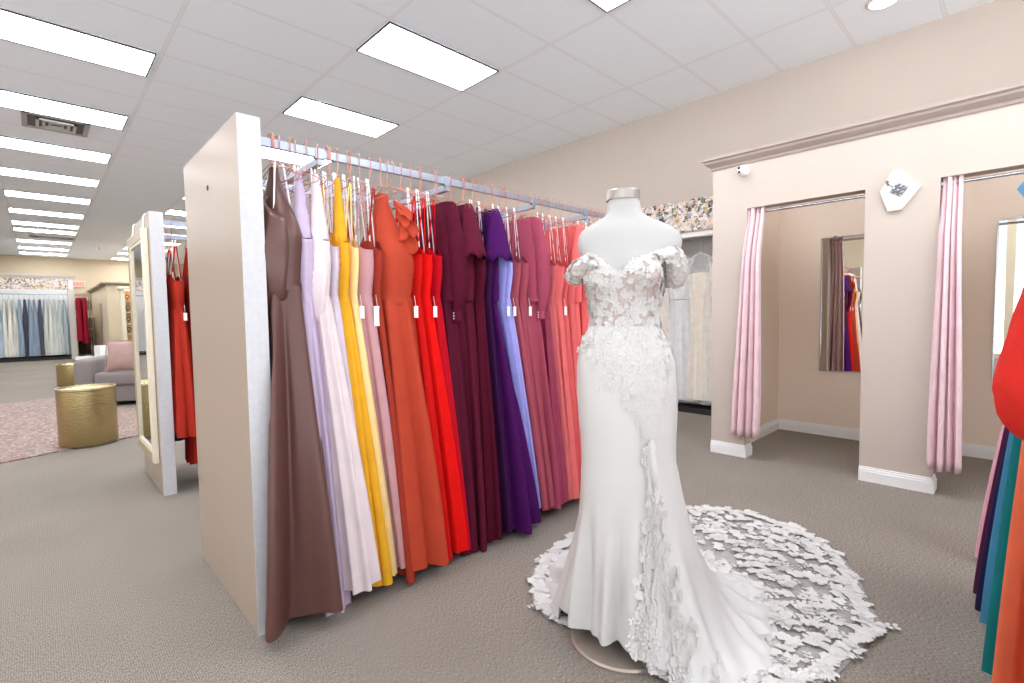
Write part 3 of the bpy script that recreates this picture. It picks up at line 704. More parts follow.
b = MB(); cc = [(.0085+.0615*s*sin(2*pi*j/48), -(.058*s*cos(2*pi*j/48)), z) for z, s in cap_z for j in range(48)]
b.grid([cc[i*48:(i+1)*48] for i in range(3)]); b.cap(cc[96:144][::-1]); obj('neck_cap', b, BRUSH, t, smooth=False)
obj('pole', MB().tube([(0, 0, .02), (0, 0, .88)], .018, 16), CHROME, t, smooth=True)
BASEM = mat('taupe_metal_base', (176, 160, 148), rough=.3, metal=.35, var=.03)
obj('base', MB().lathe([(.195, 0), (.197, .008), (.19, .014), (.03, .02)], n=64), BASEM, t, smooth=False)

SATIN = mat('ivory_crepe', (208, 205, 202), rough=.5, spec=.35, sheen=0, var=.012, nscale=5)
LACE = mat('white_lace', (208, 205, 201), rough=.75, spec=.2, var=.03, nscale=120, bump=.3, bscale=350)
NUDE = mat('sheer_nude_lining', (198, 180, 174), rough=.7, spec=.2, var=.06, nscale=60)
def sheer(name, c, alpha, rough=.8):
    mm = bpy.data.materials.new(name); mm.use_nodes = True; nt = mm.node_tree; N = nt.nodes; L = nt.links
    b = N['Principled BSDF']; b.inputs['Roughness'].default_value = rough; b.inputs['Specular IOR Level'].default_value = .2
    tc = N.new('ShaderNodeTexCoord'); no = N.new('ShaderNodeTexNoise'); no.inputs['Scale'].default_value = 14; no.inputs['Detail'].default_value = 3
    L.new(tc.outputs['Object'], no.inputs['Vector'])
    b.inputs['Base Color'].default_value = lin(c)
    mr = N.new('ShaderNodeMapRange'); mr.inputs['From Min'].default_value = .3; mr.inputs['From Max'].default_value = .7
    mr.inputs['To Min'].default_value = alpha*.75; mr.inputs['To Max'].default_value = min(1, alpha*1.25)
    L.new(no.outputs['Fac'], mr.inputs['Value']); L.new(mr.outputs[0], b.inputs['Alpha'])
    return mm
TULLE = sheer('ivory_tulle', (244, 240, 238), .30)
g = thing('wedding_gown', 'ivory off-shoulder wedding gown with lace bodice and long lace train, on the dress form', 'gown', BASE, MROT)
# bodice with a sweetheart neckline
def neck(a):
    f = a-A0
    f = (f+pi) % (2*pi)-pi
    if abs(f) < rad(80): return 1.415+.040*math.exp(-((abs(f)-rad(38))/rad(20))**2)-.030*math.exp(-(f/rad(13))**2)
    return 1.422-.06*ss(rad(80), rad(150), abs(f))
b = MB(); rows = []
for i in range(31):
    f = i/30; row = []
    for j in range(96):
        a = 2*pi*j/96; z = 1.20+(neck(a)-1.20)*f; row.append(body(a, z, .003))
    rows.append(row)
b.grid(rows); obj('bodice_lining', b, NUDE, g, smooth=True)
# crepe skirt
SAT = [(-180,.80),(-150,.55),(-130,.34),(-108,.235),(-90,.20),(-60,.165),(-25,.16),(5,.185),(30,.30),(43,.40),(66,.52),(83,.58),(95,.62),(105,.74),(120,.79),(131,.80),(150,.85),(180,.80)]
LAC = [(-180,.98),(-173,.87),(-166,.78),(-152,.64),(-138,.50),(-128,.43),(-116,.33),(-108,.24),(20,.20),(27,.35),(40,.45),(59,.58),(70.5,.70),(83,.84),(90.6,1.02),(100,1.10),(111,1.29),(120,1.455),(128,1.53),(139,1.57),(151,1.45),(162,1.30),(174,1.10),(180,.98)]
ZK = .66
def satin_pt(a, t_):
    """t_ 0..1 from the knee to the hem"""
    d = math.degrees((a+pi) % (2*pi)-pi)
    R1 = interp(SAT, d)
    k = body(a, ZK, .006); kx, ky = k.x, k.y; r0 = math.hypot(kx, ky)
    hx_, hy_ = R1*sin(a), -R1*cos(a)
    long_ = ss(.22, .6, R1)
    hem = .065*(1-ss(15, 40, d))*(1 if d > -110 else 0)*(1-long_)+.012
    u = t_
    rr_ = u**(1.5-.45*long_)
    zz = (1-u)**(1+1.5*long_)
    # folds
    amp = .020*ss(.1, .8, u)*(1-ss(.55, 1, u)*long_)
    fold = sin(a*9+1.2)+.6*sin(a*15+2+u*1.5)
    x = kx+(hx_-kx)*rr_; y = ky+(hy_-ky)*rr_
    n = math.hypot(x, y) or 1
    x += x/n*amp*fold; y += y/n*amp*fold
    z = hem+(ZK-hem)*zz
    if long_ > 0: z += long_*(.020*(.5+.5*sin(a*17+u*5+sin(u*9)*.8))*ss(.5, .7, u)*(1-ss(.85, 1, u))+.018*ss(.35, .6, u)*(1-ss(.8, 1, u))*(.5+.5*sin(a*31+u*11)))
    return Vector((x, y, z))
SL0, SL1 = rad(14), rad(17)
def slit_edges(z):
    f = ss(.80, 0, z) if False else max(0, min(1, (.80-z)/.8))
    return SL0-rad(1)*f, SL0+rad(1.3)+rad(7)*f
def skirt_row(kind, i):
    pass
NA = 288
b = MB(); upper = [1.205-.0195*i for i in range(28)] + [ZK]
rows = [[body(2*pi*j/NA, z, .006) for j in range(NA)] for z in upper]
NT = 46
for i in range(1, NT+1): rows.append([satin_pt(2*pi*j/NA, i/NT) for j in range(NA)])
b.grid(rows)
keep = []
for fi, f_ in enumerate(b.f):
    c = sum((Vector(b.v[k]) for k in f_), Vector())/4
    a = 2*pi*((fi % NA)+.5)/NA
    if c.z < .80 and c.z > .0 and math.hypot(c.x, c.y) < .34:
        s0, s1 = slit_edges(c.z)
        if s0 < a < s1: continue
    keep.append(f_)
b.f = keep
sk = obj('skirt', b, SATIN, g, smooth=True)
# lace applique pieces: clusters of petals and leaves
def petal(mb, P, U, V, Nn, L_, W, curl=.15):
    """leaf from P along U, width along V"""
    q = len(mb.v); pts = [(0, 0, 0), (.3, .42, .12), (.68, .5, .2), (1, 0, .1), (.68, -.5, .2), (.3, -.42, .12), (.5, 0, .02)]
    for u, v, h in pts: mb.v.append(P+U*(u*L_)+V*(v*W)+Nn*(h*L_*curl*2))
    mb.f += [(q+6, q+0, q+5), (q+6, q+5, q+4), (q+6, q+4, q+3), (q+6, q+3, q+2), (q+6, q+2, q+1), (q+6, q+1, q+0)]
def motif(mb, P, Nn, ang, s, kind, curl=.15):
    Nn = Nn.normalized(); U = Nn.orthogonal().normalized(); W_ = Nn.cross(U)
    def dirv(a): return U*cos(a)+W_*sin(a)
    if kind == 0:      # blossom
        for k in range(5):
            a = ang+2*pi*k/5+R.uniform(-.15, .15); petal(mb, P, dirv(a), dirv(a+pi/2), Nn, s*R.uniform(.45, .6), s*.42, curl)
    elif kind == 1:    # spray of leaves
        for k in range(5):
            a = ang+(k-2)*.5; o = P+dirv(ang)*s*(.12*abs(k-2)*-1)
            petal(mb, o, dirv(a), dirv(a+pi/2), Nn, s*R.uniform(.5, .75), s*.34, curl)
    else:              # single leaves on a stem
        for k in range(3):
            o = P+dirv(ang)*s*.4*k
            for sg in (-1, 1):
                a = ang+sg*.8; petal(mb, o, dirv(a), dirv(a+pi/2), Nn, s*.42, s*.26, curl)
def on_body(a, z, off):
    p = body(a, z, off); e = 1e-3
    n = (body(a+e, z, off)-p).cross(body(a, z+e, off)-p)
    n.normalize(); c = Vector((p.x-.01, p.y, 0))
    return p, (n if n.dot(c) > 0 else -n)
b = MB()
for k in range(820):
    a = R.uniform(-pi, pi); z = R.uniform(1.14, neck(a)+.004); p, n = on_body(a, z, .006)
    motif(b, p, n, R.uniform(0, 6.3), R.uniform(.020, .036), R.choice((0, 1, 1, 2)), .2)
for k in range(130):      # neckline edge
    a = 2*pi*k/130; p, n = on_body(a, neck(a), .006); motif(b, p, n, R.uniform(0, 6.3), .026, k % 2, .3)
for k in range(640):      # hip lace tapering to the top of the slit
    z = 1.19-.39*R.random()**1.25; f = (1.19-z)/.39
    half = rad(120)*(1-f)**1.6+rad(5); a = rad(4)+rad(10)*f+R.gauss(0, .36)*half
    if R.random() < .35 and z > 1.1: a = R.uniform(-pi, pi)
    p, n = on_body(a, z, .008); motif(b, p, n, R.uniform(0, 6.3), R.uniform(.022, .036), R.choice((0, 1, 2)), .16 if abs(a) < 1.1 else .05)
for k in range(30):       # trail down the right hip
    z = 1.16-.28*R.random(); p, n = on_body(rad(78)+R.uniform(-.1, .14), z, .008); motif(b, p, n, R.uniform(0, 6.3), .022, R.choice((0, 2)), .05)
obj('bodice_lace', b, LACE, g)
# lace bordering the slit, and sheer panel behind it
def skirt_at(a, z):
    if z >= ZK: return body(a, z, .006)
    lo, hi = 0, 1
    for _ in range(18):
        m_ = (lo+hi)/2
        if satin_pt(a, m_).z > z: lo = m_
        else: hi = m_
    return satin_pt(a, (lo+hi)/2)
b = MB(); rows = []
for i in range(34):
    z = .81-.79*i/33; s0, s1 = slit_edges(z); row = []
    for j in range(11):
        a = s0-rad(2)+(s1-s0+rad(4))*j/10; p = skirt_at(a, max(z, .03)); row.append((p.x*.988, p.y*.988, z))
    rows.append(row)
b.grid(rows, closed=False); obj('slit_panel', b, sheer('slit_tulle', (244, 242, 240), .80), g, smooth=True)
b = MB()
for k in range(760):
    f = R.random()**.8; z = .80-.775*f; s0, s1 = slit_edges(z)
    side = R.random() < .62
    a = (s1+abs(R.gauss(0, 1))*rad(.6+10*f)) if side else (s0-abs(R.gauss(0, 1))*rad(.6+7*f))
    if R.random() < .14: a = R.uniform(s0, s1)
    p = skirt_at(a, max(z, .02)); c = Vector((p.x, p.y, 0)).normalized(); n = (c+Vector((0, 0, .3*f))).normalized()
    motif(b, p+n*.006, n, R.uniform(0, 6.3), R.uniform(.022, .032)+.012*f, R.choice((0, 0, 0, 1, 2)), .06)
LACE_B = mat('lace_lightened', (222, 219, 216), rough=.75, spec=.2, var=.03, nscale=120, bump=.2, bscale=350)  # same lace as the train, colour lightened where less light falls on it
obj('slit_lace', b, LACE_B, g)
# train: tulle on the floor with lace
def train_pt(a, u, h=.006):
    d = math.degrees((a+pi) % (2*pi)-pi); r0 = interp(SAT, d)*.80; r1 = interp(LAC, d); r = r0+(r1-r0)*u
    z = h+.010*(.5+.5*sin(a*14+u*4))*(1-u)+.004*sin(a*37+u*9)+.004
    return Vector((r*sin(a), -r*cos(a), max(h, z)))
b = MB(); rows = []
for i in range(15):
    rows.append([train_pt(rad(20+235*j/160), i/14) for j in range(161)])
b.grid(rows, closed=False); tr = obj('train', b, TULLE, g, smooth=True)
b = MB(); cnt = 0
while cnt < 900:
    d = R.uniform(22, 252); a = rad(d); dd = (d+180) % 360-180
    rs, rl = interp(SAT, dd), interp(LAC, dd)-.055
    if rl < rs+.01: continue
    r = math.sqrt(R.uniform((rs*.82)**2, rl**2))
    if R.random() > rl*rl/2.5+.12: continue
    u = (r-rs*.8)/(rl-rs*.8)
    if u < .8 and R.random() < .22: continue
    p = train_pt(a, u, .010); motif(b, p+Vector((0, 0, .004)), Vector((R.uniform(-.12, .12), R.uniform(-.12, .12), 1)), R.uniform(0, 6.3), R.uniform(.040, .068)*(.75 if rl-rs < .2 else 1), R.choice((0, 0, 1, 1, 2)), .10); cnt += 1
for k in range(230):      # scalloped border
    d = 20+232*k/229; dd = (d+180) % 360-180; rl = interp(LAC, dd)
    a = rad(d); p = train_pt(a, 1.0, .008); ang_out = R.uniform(-.5, .5)
    Nn = Vector((0, 0, 1)); U = Nn.orthogonal().normalized(); W_ = Nn.cross(U); o = Vector((sin(a), -cos(a), 0)); base = math.atan2(o.dot(W_), o.dot(U))
    motif(b, p-o*.055+Vector((0, 0, .006)), Nn, base+ang_out, .060, (0, 1, 1)[k % 3], .12)
obj('train_lace', b, LACE, tr)
# lace hem at the left, draped down from the skirt
# off-shoulder sleeves
def arc_tube(pts, rad_, n=14):
    bb = MB(); bb.tube(pts, rad_, n, True); return bb
def sleeve(pts, rr_, lab=None):
    P = [Vector(p) for p in pts]
    # resample
    out, ro = [], []
    for i in range(len(P)-1):
        for k in range(6):
            f = k/6; p0 = P[max(i-1, 0)]; p1 = P[i]; p2 = P[i+1]; p3 = P[min(i+2, len(P)-1)]
            out.append(.5*((2*p1)+(p2-p0)*f+(2*p0-5*p1+4*p2-p3)*f*f+(3*p1-p0-3*p2+p3)*f**3)); ro.append(rr_[i]+(rr_[i+1]-rr_[i])*f)
    out.append(P[-1]); ro.append(rr_[-1])
    bb = MB(); bb.tube(out, [r*.72*(1+.10*sin(i*1.9)) for i, r in enumerate(ro)], 16); so = obj('sleeve', bb, TULLE_D, g, smooth=True)
    bb = MB()
    for k in range(150):
        i = R.randrange(len(out)); a = R.uniform(0, 6.3)
        tdir = (out[min(i+1, len(out)-1)]-out[max(i-1, 0)]).normalized(); u_ = tdir.orthogonal().normalized(); v_ = tdir.cross(u_)
        n = u_*cos(a)+v_*sin(a); motif(bb, out[i]+n*ro[i]*R.uniform(.7, .95), (n+Vector((0, 0, R.uniform(-.3, .3)))), R.uniform(0, 6.3), R.uniform(.022, .036), R.choice((0, 1)), .4)
    obj('sleeve_lace', bb, LACE_B, so)
TULLE_D = sheer('ruched_tulle', (246, 240, 236), .62)
sleeve([(.105, -.12, 1.445), (.150, -.12, 1.452), (.180, -.085, 1.42), (.198, -.03, 1.385), (.19, .04, 1.38), (.13, .09, 1.39)], [.020, .030, .042, .048, .040, .02])
sleeve([(-.115, -.115, 1.425), (-.142, -.10, 1.425), (-.162, -.06, 1.41), (-.170, -.01, 1.395), (-.155, .05, 1.39), (-.10, .09, 1.39)], [.018, .028, .038, .042, .036, .02])

# ------------------------------------------------------------ bagged wedding gowns in the right alcove
t = thing('valance', 'floral printed fabric valance over the alcove of bagged wedding gowns', 'valance', (XW-.02, (RA+RB)/2, 2.215))
hh = (RB-RA)/2
obj('panel', MB().box(-.012, .02, -hh, hh, 0, .375), FLORAL, t)
obj('mounting_board', MB().box(.02, .14, -hh+.01, hh-.01, .33, .372), WHITE, t)
struct('trim_2', MB().box(XW+.0, XW+.10, RA, RB, 2.15, 2.214), WHITE)
t = thing('hanging_rod', 'thin chrome rod holding the bagged wedding gowns in the right alcove', 'clothes rod', (XW+.28, (RA+RB)/2, 2.155))
obj('pole', MB().tube([(0, -hh, 0), (0, hh, 0)], .012, 12), CHROME, t, smooth=True)
for s in (-1, 1): obj('socket', MB().tube([(0, s*(hh-.015), 0), (0, s*hh, 0)], .028, 16), CHROME, t, smooth=True)
b = MB(); b.box(-.17, .30, -hh+.002, hh-.002, 0, .06); o = obj('platform', b, BLACK, loc=(XW+.33, (RA+RB)/2, 0)); tag(o, 'black low platform under the bagged wedding gowns', 'platform')
BAG = sheer('clear_garment_bag', (230, 231, 233), .20, rough=.15)
def bridal(x, y, zr, ax, c, lab, seed, grp, bag=True, h=2.0, n=56, sc=1.0, sleeves=False):
    """gown in a clear bag; ax 0: hangs across x (rod along y)"""
    q = random.Random(seed); t = thing('wedding_gown', lab, 'gown', (x, y, zr-2.09*sc), 0 if ax == 0 else pi/2, grp)
    nm = 'bridal_%d_%d_%d' % c; mt = mat(nm, c, rough=.7, spec=.3, sheen=.3, var=.07, nscale=70, bump=.35, bscale=120)
    ph = q.random()*6; b = MB(); rows = []
    for i in range(21):
        f = i/20; z = (1.36-1.28*f)*sc
        w_ = interp([(0, .13), (.3, .15), (.65, .17), (1, .21)], f)*sc; th = interp([(0, .035), (.4, .05), (1, .08)], f)*sc
        rows.append(ring(w_, th, 0, 0, z+.012*sin(f*20+ph), n, .03+.11*f, 9, ph+f*.8))
    b.grid(rows); obj('skirt', b, mt, t, smooth=True)
    b = MB(); b.grid([ring(w_*sc, th*sc, 0, 0, z*sc, 32, .06, 5, ph) for z, w_, th in ((1.36, .13, .035), (1.5, .15, .055), (1.62, .155, .055), (1.68, .13, .04))]); obj('bodice', b, mt, t, smooth=True)
    for s in (-1, 1):
        b = MB(); b.tube([(0, s*.13*sc, 1.66*sc), (0, s*.12*sc, 1.78*sc), (0, s*.09*sc, 1.86*sc)], .012*sc, 8); obj('strap', b, mt, t, smooth=True)
    if bag:
        b = MB(); rows = []
        for i in range(21):
            f = i/20; z = (1.93-1.88*f)*sc
            w_ = interp([(0, .03), (.03, .10), (.09, .21), (.5, .24), (1, .275)], f)*sc; th = interp([(0, .02), (.08, .08), (.5, .105), (1, .125)], f)*sc
            rows.append(ring(w_, th, 0, 0, z, n, .05+.05*f, 7, ph+f*1.2))
        b.grid(rows); obj('garment_bag', b, BAG, t, smooth=True)
    hk = thing('hanger', 'hanger of the %s' % lab.replace(' from the fitting room corner', ' from corner').replace(' next to the fitting room corner', ' next to corner'), 'hanger', (x, y, zr), 0 if ax == 0 else pi/2, grp+' hangers')
    obj('hook', MB().tube([(0, .022, -.01)]+[(0, .022*cos(a), .004+.018*sin(a)) for a in [pi*i/8 for i in range(9)]]+[(0, -.02, -.06), (0, 0, -.10), (0, 0, -.17)], .003, 6), CHROME, hk, smooth=True)
    obj('shoulder', MB().tube([(0, -.17*sc, -.26), (0, -.08*sc, -.20), (0, 0, -.17), (0, .08*sc, -.20), (0, .17*sc, -.26)], [.008, .012, .014, .012, .008], 8), WHITE, hk, smooth=True)
    return t
cols = [(236,233,228),(242,228,210),(228,228,228),(246,232,216),(234,232,230),(240,234,224),(232,226,218)]
names = ['silver white bagged gown next to the fitting room corner', 'champagne beaded gown in a clear bag, second from the fitting room corner', 'pale grey bagged gown, third from the fitting room corner', 'warm ivory bagged gown beside the dress form\'s right shoulder', 'white bagged gown partly behind the dress form', 'ivory bagged gown hidden mostly behind the dress form', 'cream bagged gown at the far end of the right alcove']
for i in range(7): bridal(XW+.32, 2.54+.275*i, 2.143+.012, 0, cols[i], names[i], 200+i, 'bagged wedding gowns in the right alcove')

# ------------------------------------------------------------ leaning / hanging mirror on the second end panel
t = thing('framed_mirror', 'tall champagne framed mirror hung on the side of the second end panel', 'mirror', (.592, 4.68, .22))
mh = 1.68; y0, y1 = -.38, .38; fr = .07
IV = IVORY
for nm, (ya, yb, za, zb), mm in (('stile', (y0, y0+fr, 0, mh), IV), ('stile', (y1-fr, y1, 0, mh), CHAMP), ('rail', (y0+fr, y1-fr, 0, fr), CHAMP), ('rail', (y0+fr, y1-fr, mh-fr, mh), CHAMP)):
    obj(nm, MB().box(-.036, -.002, ya, yb, za, zb), mm, t, bevel=.003)
b = MB()
for ya, yb, za, zb in ((y0+fr, y0+fr+.02, fr, mh-fr), (y1-fr-.02, y1-fr, fr, mh-fr), (y0+fr+.02, y1-fr-.02, fr, fr+.02), (y0+fr+.02, y1-fr-.02, mh-fr-.02, mh-fr)): b.box(-.030, -.012, ya, yb, za, zb)
obj('inner_bead', b, IV, t)
obj('glass', MB().box(-.02, -.006, y0+fr+.02, y1-fr-.02, fr+.02, mh-fr-.02), MIRROR, t)
for y in (-.30, .22):
    obj('hanging_strap', MB().tube([(-.02, y, mh-.02), (-.008, y, 1.775), (.0, y, 1.788), (.04, y, 1.788)], .006, 8), WHITE, t, smooth=True)

# ------------------------------------------------------------ lounge: rug, drums, sofa
b = MB(); ang = rad(20.3); c_, s_ = cos(ang), sin(ang)
o = obj('rug', MB().box(-5, 0, 0, 4.3, 0, .012), RUGM, loc=(1.6, 6.95, 0), rot=(0, 0, ang), bevel=.004)
tag(o, 'faded pink and beige oriental rug under the gold drum table', 'rug')
def drum(x, y, r, h, lab):
    t = thing('drum_table', lab, 'side table', (x, y, .012 if y < 8 else 0))
    obj('body', MB().lathe([(r*.97, 0), (r, .012), (r, h-.03)], n=64), GOLD, t, smooth=True)
    b = MB(); rows = [[(q*cos(2*pi*k/64), q*sin(2*pi*k/64), z) for k in range(64)] for q, z in ((r, h-.03), (r*1.015, h-.015), (r, h), (r*.95, h), (r*.93, h-.014), (.01, h-.014))]
    b.grid(rows); obj('tray_top', b, GOLD, t, smooth=False)
drum(.33, 6.60, .235, .575, 'large hammered gold drum table standing on the front of the rug')
drum(.46, 12.95, .24, .42, 'small looking gold drum table behind the grey sofa arm')
t = thing('sofa', 'grey upholstered sofa seen behind the gold drum table', 'sofa', (1.75, 9.3, 0), rad(-22))
def cush(x0, x1, y0, y1, z0, z1, nm, bev=.05, mt=SOFA, par=None, label=None):
    b = MB().box(x0, x1, y0, y1, z0, z1); o = obj(nm, b, mt, par or t, bevel=bev, label=label); o.modifiers['b'].segments = 4
    for p in o.data.polygons: p.use_smooth = True
    return o
cush(-1.35, -1.12, -.45, .52, .06, .70, 'arm', .06); cush(1.12, 1.35, -.45, .52, .06, .70, 'arm', .06)
cush(-1.12, 1.12, -.43, .5, .06, .30, 'base', .02); cush(-1.11, 0, -.47, .3, .30, .50, 'seat_cushion'); cush(0, 1.11, -.47, .3, .30, .50, 'seat_cushion')
cush(-1.12, 1.12, .3, .52, .3, .80, 'backrest', .07)
for x in (-1.25, 1.25):
    for y in (-.38, .45): obj('leg', MB().tube([(x, y, 0), (x, y, .06)], [.018, .025], 12), BLACK, t, smooth=True)
def pillow(x, y, z, s, rz, lab):
    t = thing('throw_pillow', lab, 'cushion', (x, y, z), rz); b = MB(); n = 16
    for sg in (1, -1):
        rows = []
        for i in range(n+1):
            row = []
            for j in range(n+1):
                u, v = i/n*2-1, j/n*2-1; th = .10*max(0, (1-u*u))**.45*max(0, (1-v*v))**.45
                kx = 1-.10*(1-abs(v)**2)*abs(u)**3; kz = 1-.10*(1-abs(u)**2)*abs(v)**3
                row.append((u*s*kx, sg*th, v*s*kz+s))
            rows.append(row)
        b.grid(rows, closed=False)
    o = obj('cover', b, PILLOW, t, smooth=True); o.rotation_euler = (rad(-14), 0, 0)
    b = MB(); pts = [(u*s*.985, 0, v*s*.985+s) for u, v in ((-1, -1), (1, -1), (1, 1), (-1, 1), (-1, -1))]; b.tube(pts, .008, 6, False); o2 = obj('piping', b, PILLOW, o, smooth=True)
pillow(.90, 9.22, .50, .235, rad(-22), 'dusty pink velvet cushion leaning on the sofa arm side')
t = thing('gift_box', 'white square box with a dark mark standing behind the sofa arm', 'box', (.71, 10.6, 0), rad(15))
obj('stand', MB().lathe([(.22, 0), (.22, .02), (.03, .03), (.03, .56), (.26, .57), (.26, .60)], n=32), WHITE, t, smooth=False)
obj('box', MB().box(-.02, .22, -.12, .12, .60, .84), WHITE, t, bevel=.005)
obj('printed_mark', MB().prism([(.08, .68), (.11, .74), (.09, .80), (.13, .76), (.15, .69)], 1, -.122, -.1205), mat('dark_print', (90, 84, 90), rough=.6), t)
b = MB()
for k in range(26): motif(b, Vector((R.uniform(-.25, -.03), R.uniform(-.12, .1), R.uniform(.61, .66))), Vector((R.uniform(-.5, .5), -1, R.uniform(.2, 1))), R.uniform(0, 6), .09, 0, .3)
o = obj('paper_flowers', b, LACE); o.location = (.71, 10.6, 0); tag(o, 'cluster of white flowers beside the white box behind the sofa', 'flowers')

# ------------------------------------------------------------ far end: alcove of tulle gowns
AX0, AX1, AYF, AZT = -5.9, .93, 22.0, 2.70
b = MB(); b.box(.80, AX1, AYF, YF, 0, AZT); b.box(AX0, .80, AYF, AYF+.1, 2.30, AZT); b.box(AX0, .80, AYF+1.0, AYF+1.1, 0, AZT)
struct('wall_gown_alcove', b, WHITE)
b = MB()
for x in (.80,): b.box(x-.02, x+.14, AYF-.03, AYF, 0, 2.31)
b.box(AX0, AX1+.06, AYF-.06, AYF+.02, AZT-.03, AZT+.03); b.box(AX0, AX1+.08, AYF-.09, AYF+.02, AZT+.03, AZT+.06)
struct('trim_3', b, mat('grey_white_trim', (206, 200, 192), rough=.5))
o = obj('valance', MB().box(-3.3, 3.3, -.02, .0, 0, .36), FLORAL, loc=(-2.5, AYF-.032, 2.29)); tag(o, 'long floral valance above the far alcove of tulle gowns', 'valance')
o = obj('platform', MB().box(-3.25, 3.25, -.4, .5, 0, .10), BLACK, loc=(-2.45, AYF+.42, 0)); tag(o, 'black low platform under the far tulle gowns', 'platform')
o = obj('hanging_rod', MB().tube([(-3.2, 0, 0), (3.2, 0, 0)], .015, 8), CHROME, loc=(-2.42, AYF+.42, 2.15), smooth=True); tag(o, 'long chrome rod of the far gown alcove', 'clothes rod')
fc = [(190,196,200),(176,190,204),(214,212,204),(222,216,206),(206,206,200),(150,164,182),(56,60,74),(138,154,172),(146,160,176),(70,76,92),(196,200,194),(214,214,206),(206,210,206),(198,202,200),(168,176,180)]
for i in range(15):
    x = .68-.118*i
    nmz = 'far_tulle_%d' % i; cidx = 14-i
    mt = mat(nmz, fc[cidx], rough=.8, spec=.2, sheen=.3, var=.18, nscale=14, stretch=(1, 1, .12), bump=.3, bscale=30)
    t = thing('tulle_gown', '%s tulle gown counted from the right post of the far alcove' % ['first, pale grey', 'second, ivory', 'third, white', 'fourth, ivory', 'fifth, pale green grey', 'sixth, dark navy', 'seventh, dusty blue', 'eighth, dusty blue', 'ninth, near black', 'tenth, slate blue', 'eleventh, pale grey', 'twelfth, cream', 'thirteenth, ivory', 'fourteenth, pale blue', 'fifteenth, blue grey'][i], 'gown', (x, AYF+.42, 0), 0, 'tulle gowns in the far alcove')
    ph = i*1.7; rows = []
    for k in range(15):
        f = k/14; z = 1.98-1.82*f
        rows.append(ring(interp([(0, .12), (.1, .2), (.4, .24), (1, .36)], f), interp([(0, .03), (.3, .06), (1, .115)], f), .01*sin(f*6+ph), 0, z, 44, .04+.14*f, 9, ph))
    b = MB(); b.grid(rows); obj('skirt', b, mt, t, smooth=True)
    b = MB(); b.tube([(0, 0, 1.97), (0, 0, 2.12), (0, .02, 2.165), (0, .03, 2.15)], .005, 6); obj('hook', b, CHROME, t, smooth=True)
# deep red gowns right of the alcove post
WINE = fabric('wine_red', (150, 24, 48))
for k, (x, lab) in enumerate(((1.03, 'wine red long gown hanging right of the far alcove post'), (1.17, 'second wine red gown beside the far wash basin shelf'))):
    t = thing('evening_gown', lab, 'gown', (x, 21.9, 0), 0, 'wine red gowns by the far alcove')
    rows = [ring(interp([(0, .10), (.15, .16), (1, .2)], f), .065+.015*f, 0, 0, 2.03-(1.42+.1*k)*f, 40, .04+.1*f, 5, k) for f in [i/12 for i in range(13)]]
    b = MB(); b.grid(rows); obj('skirt', b, WINE, t, smooth=True)
    obj('hook', MB().tube([(0, 0, 2.02), (0, 0, 2.12), (0, .02, 2.15)], .006, 6), ROSE, t, smooth=True)
t = thing('garment_rack', 'small chrome rack carrying the wine red gowns at the far end', 'clothes rack', (1.1, 21.9, 0))
obj('rail', MB().tube([(-.16, 0, 2.13), (.20, 0, 2.13)], .012, 8), CHROME, t); 
for x in (.20,): obj('leg', MB().tube([(x, 0, 0), (x, 0, 2.13)], .012, 8), CHROME, t); obj('foot', MB().box(x-.02, x+.02, -.25, .25, 0, .03), CHROME, t)
# exit sign on the far wall
t = thing('exit_sign', 'red lettered EXIT sign on the far wall above the wine red gowns', 'exit sign', (1.26, YF-.0, 2.60))
obj('housing', MB().box(-.19, .19, -.07, 0, 0, .24), WHITE, t, bevel=.006)
obj('face', MB().box(-.175, .175, -.075, -.07, .015, .225), mat('sign_face', (246, 186, 172), rough=.5, emis=.12, var=0), t)
tx = bpy.data.curves.new('exit_letters', 'FONT'); tx.body = 'EXIT'; tx.size = .17; tx.align_x = 'CENTER'; tx.extrude = .002
tx.materials.append(mat('exit_red', (222, 40, 26), rough=.5, emis=.5, var=0)); o0 = bpy.data.objects.new('letters_curve', tx); COL.objects.link(o0); bpy.context.view_layer.update(); me_ = bpy.data.meshes.new_from_object(o0.evaluated_get(bpy.context.evaluated_depsgraph_get())); bpy.data.objects.remove(o0); o = bpy.data.objects.new('letters', me_); COL.objects.link(o); o.parent = t; o.location = (0, -.079, .06); o.rotation_euler = (pi/2, 0, 0); 
# counter with basin and shelves
t = thing('wash_counter', 'white counter with a small basin and shelves below, far behind the wine red gowns', 'counter', (1.33, 25.5, 0))
obj('worktop', MB().box(-.27, .27, -.45, .45, 1.38, 1.46), mat('pale_counter', (232, 220, 196), rough=.4), t, bevel=.01)
for x in (-.26, .22): obj('side_panel', MB().box(x, x+.04, -.43, .45, 0, 1.38), FARW, t)
obj('shelf', MB().box(-.22, .22, -.40, .45, .92, .96), WHITE, t)
obj('basin', MB().lathe([(.08, 1.46), (.16, 1.58), (.15, 1.58), (.07, 1.48)], n=24), WHITE, t, smooth=True)
obj('faucet', MB().tube([(-.05, .22, 1.46), (-.05, .22, 1.78), (-.05, .12, 1.84), (-.05, .05, 1.78)], .015, 8), CHROME, t, smooth=True)
obj('mirror_panel', MB().box(-.26, .26, .44, .47, 1.7, 2.08), mat('grey_panel', (120, 112, 110), rough=.3), t)
DK = mat('dark_stock', (66, 50, 46), rough=.8, var=.5, nscale=6)
for k in range(2):
    o = obj('storage_basket', MB().box(-.095, .095, -.35, .3, 0, (.5, .62)[k]), DK, loc=(1.225+.20*k, 25.5, .0), bevel=.02); tag(o, ['lower dark basket at the left under the far counter', 'taller dark basket at the right under the far counter'][k], 'basket', 'dark baskets under the far counter')
